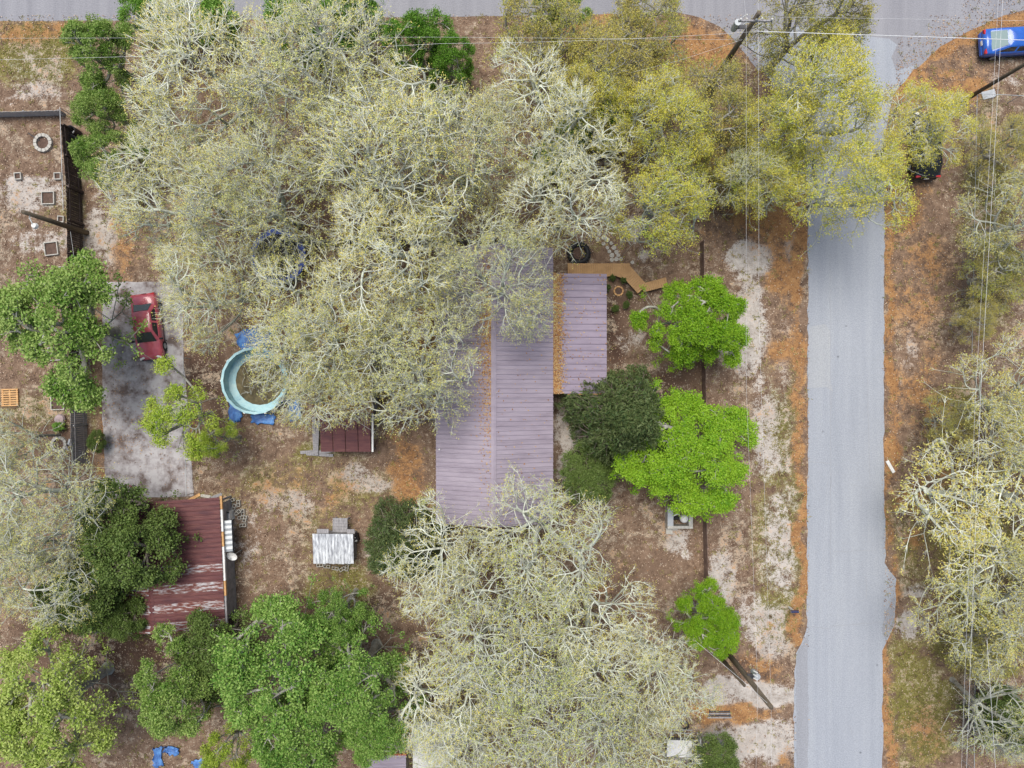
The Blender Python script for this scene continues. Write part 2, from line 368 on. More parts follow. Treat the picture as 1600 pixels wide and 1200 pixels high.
darkm = mx(blob(520, 940, 130, 40, .75), blob(560, 340, 180, 120, .6), blob(150, 1000, 120, 80, .9), blob(280, 1000, 120, 120, .9), blob(640, 720, 22, 90, .6), blob(1010, 900, 60, 40, .5), blob(760, 870, 60, 40, .8), blob(800, 1000, 200, 150, .55), blob(1530, 1110, 40, 90, .9), blob(1170, 1045, 45, 16, .75), blob(60, 680, 80, 70, .6), blob(970, 500, 20, 90, .7), blob(330, 600, 60, 90, .7), blob(1540, 420, 40, 100, .5), blob(1050, 600, 60, 60, .6))  # dark litter, and shade under trees put into the ground colour
PX, PY = PX0_, PY0_
sandm = sandm * (.92 + .22 * vnoise(26, 5)); oranm = oranm * (.86 + .34 * vnoise(34, 6) + .14 * vnoise(12, 9)); grasm = grasm * (.95 + .25 * vnoise(30, 7)); darkm = darkm * (.95 + .25 * vnoise(40, 8))
sandm = np.maximum(sandm, .26); grasm = np.maximum(grasm, .26); darkm = np.maximum(darkm, .26); oranm = np.maximum(oranm, .16)
cov = np.stack([sandm, oranm, grasm, darkm], -1)
far = (np.abs(GX) > 46) | (np.abs(GY) > 37)
cov[far] = (0.35, 0.4, 0.5, 0.3)
ny, nx = GX.shape
V = np.stack([GX.ravel(), GY.ravel(), np.zeros(GX.size)], -1)
ii = np.arange((ny - 1) * nx).reshape(ny - 1, nx)[:, :-1].ravel()
F = np.stack([ii, ii + 1, ii + nx + 1, ii + nx], -1)
me = np_mesh('ground', V, [(F, 0)], [ground_mat()])
ca = me.color_attributes.new('cover', 'FLOAT_COLOR', 'POINT')
ca.data.foreach_set('color', cov.reshape(-1, 4).astype(np.float32).ravel())
tag(link('ground', me), kind='structure')

def sample_mask(mask, px, py):
    ix = np.clip(np.searchsorted(gx, (px - 800) * K), 0, nx - 1); iy = np.clip(np.searchsorted(gy, (600 - py) * K), 0, ny - 1)
    return mask[iy, ix]

# ------------------------------------------------------------------ roads
def sheet(name, pts, z, mat, kind='structure', parent=None, jit=0.0, step=9):
    """flat sheet outlined in photo pixels on the ground, edge roughened"""
    out = []
    n = len(pts)
    for i in range(n):
        a, b_ = pts[i], pts[(i + 1) % n]
        k = max(1, int(math.hypot(b_[0] - a[0], b_[1] - a[1]) / step)) if jit else 1
        for j in range(k):
            t = j / k
            out.append((a[0] + (b_[0] - a[0]) * t + random.uniform(-jit, jit), a[1] + (b_[1] - a[1]) * t + random.uniform(-jit, jit)))
    bm = bmesh.new()
    f = bm.faces.new([bm.verts.new(P(x, y, 0) + Vector((0, 0, z))) for x, y in out])
    bm.normal_update()
    if f.normal.z < 0: f.normal_flip()
    bmesh.ops.triangulate(bm, faces=[f])
    me = bpy.data.meshes.new(name); bm.to_mesh(me); bm.free(); me.materials.append(mat)
    o = link(name, me, parent)
    if kind: o['kind'] = kind
    return o
top_road = sheet('cross_street', [(-1200, 33), (0, 33), (300, 31), (730, 26), (1060, 20), (1095, 28), (1125, 42), (1150, 66), (1185, 110), (1262, 112), (1384, 112), (1432, 108), (1470, 72), (1520, 46), (1570, 24), (1640, 5), (2600, -10), (2600, -240), (-1200, -240)], 0.006, M['asphalt_top'], jit=0.8)
side_road = sheet('side_street', [(1168, 70), (1205, 125), (1240, 180), (1258, 235), (1262, 300), (1262, 620), (1261, 985), (1252, 1005), (1243, 1022), (1240, 1120), (1242, 1600), (1379, 1600), (1379, 1200), (1379, 1015), (1386, 1000), (1398, 978), (1399, 905), (1383, 880), (1381, 700), (1382, 320), (1383, 210), (1396, 150), (1432, 104), (1390, 60), (1250, 40)], 0.012, M['asphalt'], jit=1.5, step=13)
sheet('asphalt_patch', [(1415, 48), (1425, 32), (1450, 22), (1478, 20), (1500, 34), (1502, 46), (1470, 68), (1432, 100), (1400, 112), (1392, 90), (1405, 66)], 0.018, M['asphalt_top'], kind=None, parent=side_road, jit=1.2)
sheet('asphalt_patch', [(1263, 512), (1290, 505), (1297, 520), (1296, 590), (1302, 612), (1290, 606), (1263, 606)], 0.017, M['asphalt_light'], kind=None, parent=side_road, jit=1.0)
sheet('asphalt_patch', [(1244, 1024), (1262, 990), (1263, 1100), (1260, 1600), (1244, 1600)], 0.016, M['asphalt_patch'], kind=None, parent=side_road, jit=1.0)
sheet('asphalt_patch', [(1378, 985), (1384, 955), (1398, 930), (1397, 976), (1384, 1000)], 0.016, M['asphalt_patch'], kind=None, parent=side_road, jit=0.6)
sb = MB()
def seam(pts, wd=0.03):
    for a, b_ in zip(pts, pts[1:]):
        a, b_ = P(*a), P(*b_); d = (b_ - a).normalized(); n_ = Vector((-d.y, d.x, 0)) * wd / 2
        z = Vector((0, 0, 0.019))
        sb.add([a - n_ + z, b_ - n_ + z, b_ + n_ + z, a + n_ + z], [(0, 1, 2, 3)])
def wob(x0, y0, x1, y1, n, j): return [(x0 + (x1 - x0) * i / n + random.uniform(-j, j), y0 + (y1 - y0) * i / n + random.uniform(-j, j)) for i in range(n + 1)]
seam(wob(1297, 395, 1298, 900, 40, 0.7)); seam(wob(1355, 590, 1359, 760, 12, 0.6)); seam(wob(1263, 721, 1297, 724, 5, 0.6)); seam(wob(1297, 979, 1378, 972, 9, 0.8))
seam(wob(1263, 979, 1297, 982, 5, 0.6)); seam(wob(1300, 862, 1370, 860, 8, 0.6)); seam(wob(1353, 900, 1354, 935, 6, 0.6))
for i in range(16):
    x, y = random.uniform(1268, 1370), random.uniform(400, 1190); l = random.uniform(12, 45); a_ = random.choice((0, 1.57)) + random.uniform(-.25, .25)
    seam(wob(x, y, min(1376, max(1266, x + l * math.cos(a_))), y + l * math.sin(a_), 6, 1.0), random.uniform(.012, .025))
sb.build('tar_seam', M['seam'], side_road)
drive = sheet('driveway', [(160, 440), (284, 441), (287, 560), (296, 660), (303, 776), (166, 779), (160, 650)], 0.03, M['drive'], jit=0.8)

# ------------------------------------------------------------------ trees
def skeleton(rng, tips, trunk_h, bf, lean):
    tr = np.array([[lean[0] * t, lean[1] * t, trunk_h * t] for t in np.linspace(0, 1, 9)])
    pts = np.vstack([tr, tips]); n = len(pts); k = len(tr)
    par = np.full(n, -1); plen = np.zeros(n); order = list(range(k))
    for i in range(1, k): par[i] = i - 1; plen[i] = plen[i - 1] + np.linalg.norm(tr[i] - tr[i - 1])
    best = np.full(n, 1e9); bpar = np.full(n, -1)
    for i in range(k - 4, k):
        d = np.linalg.norm(pts - pts[i], axis=1); c = d + bf * plen[i]
        imp = c < best; best[imp] = c[imp]; bpar[imp] = i
    done = np.zeros(n, bool); done[:k] = True; best[done] = 1e9
    for _ in range(n - k):
        i = int(np.argmin(best)); p = bpar[i]
        par[i] = p; plen[i] = plen[p] + np.linalg.norm(pts[i] - pts[p]); order.append(i)
        done[i] = True
        d = np.linalg.norm(pts - pts[i], axis=1); c = d + bf * plen[i]
        imp = (c < best) & ~done; best[imp] = c[imp]; bpar[imp] = i; best[i] = 1e9
    cnt = np.ones(n)
    dom = np.full(n, -1); domc = np.zeros(n)
    for i in reversed(order):
        p = par[i]
        if p >= 0:
            cnt[p] += cnt[i]
            if cnt[i] > domc[p]: domc[p] = cnt[i]; dom[p] = i
    for _ in range(3):
        q = pts.copy(); mk = (par >= 0) & (dom >= 0); mk[:k] = False
        q[mk] = 0.5 * pts[mk] + 0.25 * pts[par[mk]] + 0.25 * pts[dom[mk]]
        pts = q
    return pts, par, cnt, dom

def frusta(A, B, ra, rb, n):
    """tapered prisms for many segments at once"""
    m = len(A)
    if m == 0: return np.zeros((0, 3)), np.zeros((0, 4), int)
    t = B - A; L = np.linalg.norm(t, axis=1, keepdims=True); t = t / np.maximum(L, 1e-6)
    a = np.where(np.abs(t[:, 2:3]) < 0.9, np.array([[0, 0, 1.0]]), np.array([[1.0, 0, 0]]))
    u = np.cross(t, a); u /= np.linalg.norm(u, axis=1, keepdims=True); v_ = np.cross(t, u)
    ang = np.arange(n) * 2 * math.pi / n
    ring = u[:, None, :] * np.cos(ang)[None, :, None] + v_[:, None, :] * np.sin(ang)[None, :, None]
    VA = A[:, None, :] + ring * ra[:, None, None]; VB = B[:, None, :] + ring * rb[:, None, None]
    V = np.concatenate([VA, VB], 1).reshape(-1, 3)
    base = (np.arange(m) * 2 * n)[:, None]
    k = np.arange(n)[None, :]; k2 = (np.arange(n) + 1) % n
    F = np.stack([base + k, base + n + k, base + n + k2[None, :], base + k2[None, :]], -1).reshape(-1, 4)
    return V, F

def leaves(C, ax, side, l, wd, bend=0.0):
    m = len(C)
    V = np.stack([C - ax * (l / 2)[:, None], C + side * (wd / 2)[:, None] - np.array([0, 0, 1]) * (bend * wd)[:, None] if np.ndim(bend) else C + side * (wd / 2)[:, None],
                  C + ax * (l / 2)[:, None], C - side * (wd / 2)[:, None]], 1).reshape(-1, 3)
    F = (np.arange(m) * 4)[:, None] + np.arange(4)[None, :]
    return V, F

def unit(v_): return v_ / np.maximum(np.linalg.norm(v_, axis=1, keepdims=True), 1e-6)

def make_tree_meshes(name, seed, R, H, z0, ncl, ntip, bark, leafm, bf=0.35, r0=0.017, expo=2.5, sig=0.17, fans=0, fanlen=(0.3, 0.7), fan_r=0.013,
                     nleaf=8, lsize=(0.1, 0.16), lw=0.5, lspread=0.25, up=0.4, shape='dome', trunk_frac=0.4, lean=(0, 0), flat=1.0):
    rng = np.random.default_rng(seed)
    zc = z0 + (H - z0) * (0.30 if shape == 'dome' else 0.0)
    if shape == 'dome':
        cc = []
        lob = rng.uniform(0, 6.28, 3)
        for i in range(ncl):
            th = i * 2.39996 + rng.uniform(-.35, .35); f = math.sqrt((i + 0.5) / ncl) * rng.uniform(0.85, 1.08)
            rr = 0.93 * min(f, 1.05) * (1 + 0.17 * math.sin(2 * th + lob[0]) + 0.14 * math.sin(3 * th + lob[1]) + 0.07 * math.sin(5 * th + lob[2])) * (1 - sig * 0.9)
            z = zc + (H - zc) * math.sqrt(max(0.03, 1 - min(f, 1) ** 2 * 0.95)) * rng.uniform(0.62, 1.0) - (0.25 if f > .8 else 0) * rng.uniform(0, 1) * (zc - z0)
            cc.append((rr * R * math.cos(th), rr * R * math.sin(th), z))
        cc = np.array(cc)
        rho = sig * R * rng.uniform(0.72, 1.3, ncl); wts = rho ** 2.2; wts /= wts.sum()
        ci = rng.choice(ncl, ntip, p=wts)
        axs = unit(cc - np.array([[0, 0, z0 * 0.6]]))
        dv = unit(rng.normal(0, 1, (ntip, 3)))
        dt = np.sum(dv * axs[ci], axis=1); dv = np.where((dt < -0.15)[:, None], dv - 2 * dt[:, None] * axs[ci], dv)
        tips = cc[ci] - axs[ci] * rho[ci][:, None] * 0.35 + dv * (rho[ci] * rng.uniform(0.12, 1, ntip) ** 0.5)[:, None] * np.array([1.08, 1.08, 0.8 * flat])
        nf = ntip // 16
        inner = rng.uniform(-1, 1, (nf, 3)) * np.array([R * 0.75, R * 0.75, (H - z0) * 0.3]) + np.array([0, 0, zc * 0.9])
        tips = np.vstack([tips, inner]); tips[:, 2] = np.clip(tips[:, 2], z0 * 0.6, H * 1.03)
    elif shape == 'cone':
        hh = rng.power(0.75, ntip); hh = 1 - hh      # more low down
        hh = rng.uniform(0, 1, ntip) ** 1.3
        z = z0 + (H - z0) * hh; th = rng.uniform(0, 6.283, ntip)
        rad = R * (1 - hh ** 1.4) ** 0.8 * np.sqrt(rng.uniform(0.15, 1, ntip)) * (1 + 0.10 * np.sin(4 * th + seed) + 0.08 * np.sin(7 * th))
        tips = np.stack([rad * np.cos(th), rad * np.sin(th), z], -1)
    pts, par, cnt, dom = skeleton(rng, tips, H * trunk_frac if shape == 'dome' else H * 0.92, bf, lean)
    rad = r0 * cnt ** (1 / expo)
    idx = np.where(par >= 0)[0]; pa = par[idx]
    ra = np.minimum(rad[pa], rad[idx] * 1.35); rb = rad[idx]
    thick = rb > r0 * 3.0
    # trunk and limbs
    Vs, Fs, b = [], [], 0
    for lo, hi, n in ((r0 * 3.0, 0.17, 6), (0.17, 9, 8)):
        s_ = idx[(rb > lo) & (rb <= hi)]; q = (rb > lo) & (rb <= hi)
        v_, f = frusta(pts[par[s_]], pts[s_], ra[q], rb[q], n); Vs.append(v_); Fs.append(f + b); b += len(v_)
    # root flare
    v_, f = frusta(np.array([[0, 0, -0.15]]), np.array([[lean[0] * .1, lean[1] * .1, 0.5]]), np.array([rad[0] * 1.5]), np.array([rad[0] * 1.0]), 8)
    Vs.append(v_); Fs.append(f + b)
    trunk = np_mesh(name + '_trunk', np.vstack(Vs), [(Fs[0], 0), (np.vstack(Fs[1:]), 1)], [M['bark_limb'] if bark is M['bark'] else bark, M['bark_trunk'] if bark is M['bark'] else bark])
    trunk.polygons.foreach_set('use_smooth', [True] * len(trunk.polygons))
    # twigs
    q = ~thick; s_ = idx[q]
    Vt, Ft = frusta(pts[par[s_]], pts[s_], ra[q], rb[q], 3)
    term = np.where(cnt <= 3)[0]; term = term[par[term] >= 0]
    d0 = unit(pts[term] - pts[par[term]])
    radial = unit(pts[term] - np.array([[0, 0, zc * 0.55]]))
    F3 = np.zeros((0, 3), int); Vall = Vt; anchors, adir = [pts[term]], [unit(d0 + radial)]
    if fans:
        k = fans; T = np.repeat(np.arange(len(term)), k)
        dd = unit(d0[T] * 0.7 + radial[T] * 0.6 + rng.normal(0, 0.5, (len(T), 3)))
        ln = rng.uniform(*fanlen, len(T))
        A = pts[term][T]; B = A + dd * ln[:, None]
        uu = unit(np.cross(dd, rng.normal(0, 1, dd.shape))); vv = np.cross(dd, uu)
        tri = []
        for a in (0, 2.094, 4.189): tri.append(A + (uu * math.cos(a) + vv * math.sin(a)) * fan_r)
        Vf = np.stack(tri + [B], 1).reshape(-1, 3); bb = (np.arange(len(T)) * 4)[:, None] + len(Vall)
        F3 = np.concatenate([bb + np.array([[0, 1, 3]]), bb + np.array([[1, 2, 3]]), bb + np.array([[2, 0, 3]])])
        Vall = np.vstack([Vall, Vf])
        for t in (0.45, 0.75, 1.0): anchors.append(A + dd * ln[:, None] * t); adir.append(dd)
    anc = np.vstack(anchors); adr = np.vstack(adir)
    T = rng.integers(0, len(anc), int(nleaf * len(term)))
    C = anc[T] + rng.normal(0, 1, (len(T), 3)) * lspread
    ax = unit(adr[T] * 0.8 + rng.normal(0, 0.8, (len(T), 3)))
    nrm = unit(rng.normal(0, 0.7, (len(T), 3)) + np.array([[0, 0, up * 2.0]]))
    side = unit(np.cross(ax, nrm))
    l = rng.uniform(*lsize, len(T))
    Vl, Fl = leaves(C, ax, side, l, l * lw)
    crown = np_mesh(name + '_crown', np.vstack([Vall, Vl]), [(Ft, 0), (F3, 0), (Fl + len(Vall), 1)], [bark, leafm])
    return trunk, crown

def proto(name, seed, **kw):
    t, c = make_tree_meshes(name, seed, **kw)
    co = np.empty(len(c.vertices) * 3, np.float32); c.vertices.foreach_get('co', co); co = co.reshape(-1, 3)
    return dict(trunk=t, crown=c, R=float(np.percentile(np.hypot(co[:, 0], co[:, 1]), 95)), H=kw['H'])

LM = {}
LM['catkin'] = leafmat('pale_catkins', [(0.52, 0.51, 0.27), (0.66, 0.68, 0.31), (0.65, 0.69, 0.20), (0.72, 0.62, 0.18)], trans=0.3, clump=0.4, hue=0.3)
LM['catkin_gold'] = leafmat('golden_catkins', [(0.42, 0.40, 0.20), (0.56, 0.55, 0.24), (0.56, 0.58, 0.17), (0.62, 0.53, 0.15)], trans=0.3, clump=0.4, hue=0.2)
LM['catkin_green'] = leafmat('grey_green_catkins', [(0.50, 0.52, 0.28), (0.64, 0.68, 0.29), (0.52, 0.64, 0.14), (0.70, 0.62, 0.17)], trans=0.3, clump=0.5, hue=0.3)
LM['yellow'] = leafmat('yellow_green_leaves', [(0.20, 0.33, 0.05), (0.37, 0.52, 0.07), (0.54, 0.62, 0.09), (0.68, 0.62, 0.10)], trans=0.35, clump=0.55, hue=0.2)
LM['olive'] = leafmat('olive_leaves', [(0.12, 0.21, 0.035), (0.29, 0.35, 0.06), (0.40, 0.44, 0.09), (0.50, 0.44, 0.11)], trans=0.3, clump=0.55, hue=0.3)
LM['lime_green'] = leafmat('fresh_lime_leaves', [(0.12, 0.22, 0.02), (0.24, 0.40, 0.03), (0.36, 0.52, 0.05), (0.46, 0.54, 0.10)], trans=0.35, clump=0.45, hue=0.1)
LM['bright'] = leafmat('bright_green_leaves', [(0.035, 0.10, 0.008), (0.095, 0.24, 0.012), (0.18, 0.37, 0.018), (0.28, 0.46, 0.03)], trans=0.35, clump=0.45, hue=0.1)
LM['mid'] = leafmat('mid_green_leaves', [(0.035, 0.09, 0.012), (0.075, 0.18, 0.022), (0.15, 0.28, 0.04), (0.32, 0.43, 0.12)], trans=0.3, clump=0.45, hue=0.1)
LM['maple'] = leafmat('maple_leaves', [(0.36, 0.15, 0.06), (0.07, 0.18, 0.028), (0.15, 0.30, 0.045), (0.30, 0.44, 0.11)], trans=0.3, clump=0.35, hue=0.1)
LM['lime'] = leafmat('lime_leaves', [(0.11, 0.20, 0.03), (0.22, 0.34, 0.05), (0.33, 0.45, 0.08), (0.46, 0.54, 0.16)], trans=0.35, clump=0.45, hue=0.1)
LM['deep'] = leafmat('deep_green_leaves', [(0.03, 0.10, 0.01), (0.06, 0.18, 0.015), (0.11, 0.27, 0.02), (0.18, 0.34, 0.05)], trans=0.3, clump=0.45, hue=0.1)
LM['dark'] = leafmat('dark_oak_leaves', [(0.025, 0.05, 0.012), (0.05, 0.09, 0.018), (0.09, 0.15, 0.03), (0.14, 0.20, 0.05)], trans=0.2, clump=0.45, hue=0.1)
LM['cedar'] = leafmat('cedar_needles', [(0.018, 0.038, 0.016), (0.035, 0.065, 0.024), (0.06, 0.10, 0.03), (0.10, 0.13, 0.045)], trans=0.1, clump=0.4, hue=0.1)
LM['shrub'] = leafmat('shrub_leaves', [(0.04, 0.11, 0.015), (0.09, 0.22, 0.025), (0.17, 0.34, 0.04), (0.26, 0.42, 0.10)], trans=0.3, clump=0.45, hue=0.1)

PR = {}
BT = M['bark_trunk']
PR['bare'] = [proto('bare_oak_%d' % i, 100 + i, R=5.0, H=10.0, z0=3.6, ncl=24 + 2 * i, ntip=1500, bark=M['bark'], leafm=LM['catkin'], fans=5, fanlen=(.25, .75), fan_r=0.014, nleaf=17, lsize=(0.06, 0.115), lw=0.4, lspread=0.06, bf=0.33, r0=0.0165, expo=2.95, sig=0.24, flat=.7, lean=(0.6 * math.cos(i * 2), 0.6 * math.sin(i * 2)), trunk_frac=0.36) for i in range(5)]
PR['grey'] = [proto('grey_oak_%d' % i, 200 + i, R=5.0, H=10.0, z0=3.6, ncl=22 + 2 * i, ntip=1400, bark=M['bark'], leafm=LM['catkin_green'], fans=5, fanlen=(.25, .75), fan_r=0.014, nleaf=12, lsize=(0.06, 0.12), lw=0.4, lspread=0.07, bf=0.33, r0=0.017, expo=2.95, sig=0.215, flat=.8, lean=(0.4, -0.4 + 0.5 * i), trunk_frac=0.34) for i in range(3)]
PR['sparse'] = [proto('sparse_oak_%d' % i, 260 + i, R=5.0, H=8.0, z0=3.0, ncl=30, ntip=2000, bark=M['bark'], leafm=LM['catkin_gold'], fans=4, fanlen=(.25, .55), fan_r=0.013, nleaf=13, lsize=(0.08, 0.14), lw=0.4, lspread=0.08, bf=0.26, r0=0.0115, expo=2.75, sig=0.17, lean=(0.4, 0.3), trunk_frac=0.3) for i in range(2)]
PR['yellow'] = [proto('yellow_oak_%d' % i, 300 + i, R=5.0, H=10.0, z0=3.6, ncl=27 + i, ntip=1500, bark=M['bark'], leafm=LM['yellow'], fans=4, fanlen=(.3, .75), fan_r=0.01, nleaf=17, lsize=(0.09, 0.16), lw=0.5, lspread=0.11, bf=0.31, r0=0.0145, sig=0.185, lean=(0.4 * i, 0.3), trunk_frac=0.36) for i in range(2)]
PR['olive'] = [proto('olive_oak_%d' % i, 320 + i, R=5.0, H=9.0, z0=2.0, ncl=30, ntip=1400, bark=BT, leafm=LM['olive'], fans=4, fanlen=(.3, .75), nleaf=20, lsize=(0.09, 0.17), lw=0.45, lspread=0.13, bf=0.31, sig=0.165, trunk_frac=0.3) for i in range(2)]
PR['bright'] = [proto('bright_oak_%d' % i, 400 + i, R=4.0, H=8.0, z0=2.0, ncl=32 + 3 * i, ntip=1400, bark=BT, leafm=LM['bright'], fans=0, nleaf=70, lsize=(0.075, 0.145), lw=0.6, lspread=0.13, up=0.5, bf=0.33, sig=0.17, trunk_frac=0.36) for i in range(2)]
PR['deep'] = [proto('deep_tree_0', 410, R=4.0, H=8.0, z0=1.5, ncl=34, ntip=1200, bark=BT, leafm=LM['deep'], fans=0, nleaf=36, lsize=(0.11, 0.20), lw=0.5, lspread=0.16, up=0.4, bf=0.33, sig=0.165, trunk_frac=0.36)]
PR['mid'] = [proto('mid_tree_%d' % i, 420 + i, R=4.0, H=9.0, z0=2.4, ncl=30, ntip=1100, bark=BT, leafm=LM['mid'], fans=0, nleaf=40, lsize=(0.10, 0.19), lw=0.6, lspread=0.15, up=0.4, sig=0.16, trunk_frac=0.36) for i in range(2)]
PR['maple'] = [proto('maple_%d' % i, 440 + i, R=4.0, H=9.5, z0=2.4, ncl=32, ntip=1300, bark=BT, leafm=LM['maple'], fans=0, nleaf=38, lsize=(0.10, 0.19), lw=0.6, lspread=0.15, up=0.4, sig=0.16, trunk_frac=0.4) for i in range(2)]
PR['lime'] = [proto('lime_tree_0', 460, R=4.0, H=8.0, z0=2.4, ncl=17, ntip=800, bark=BT, leafm=LM['lime_green'], fans=0, nleaf=26, lsize=(0.10, 0.19), lw=0.55, lspread=0.17, up=0.4, sig=0.165, trunk_frac=0.36),
              proto('lime_tree_1', 461, R=4.0, H=8.0, z0=2.4, ncl=34, ntip=1200, bark=BT, leafm=LM['lime'], fans=0, nleaf=38, lsize=(0.10, 0.19), lw=0.55, lspread=0.15, up=0.4, sig=0.165, trunk_frac=0.36)]
PR['dark'] = [proto('dark_oak_0', 480, R=4.0, H=7.5, z0=1.3, ncl=40, ntip=1500, bark=M['bark_brown'], leafm=LM['dark'], fans=0, nleaf=32, lsize=(0.10, 0.20), lw=0.6, lspread=0.16, up=0.5, sig=0.17, trunk_frac=0.3)]
PR['cedar'] = [proto('cedar_0', 500, R=3.2, H=8.0, z0=0.6, ncl=0, ntip=1700, bark=M['bark_brown'], leafm=LM['cedar'], fans=0, nleaf=30, lsize=(0.16, 0.30), lw=0.28, lspread=0.12, up=0.3, shape='cone', bf=0.5)]
PR['shrub'] = [proto('shrub_0', 520, R=2.0, H=3.4, z0=0.4, ncl=18, ntip=500, bark=M['bark_brown'], leafm=LM['shrub'], fans=0, nleaf=34, lsize=(0.12, 0.22), lw=0.6, lspread=0.15, up=0.6, sig=0.22, trunk_frac=0.2)]

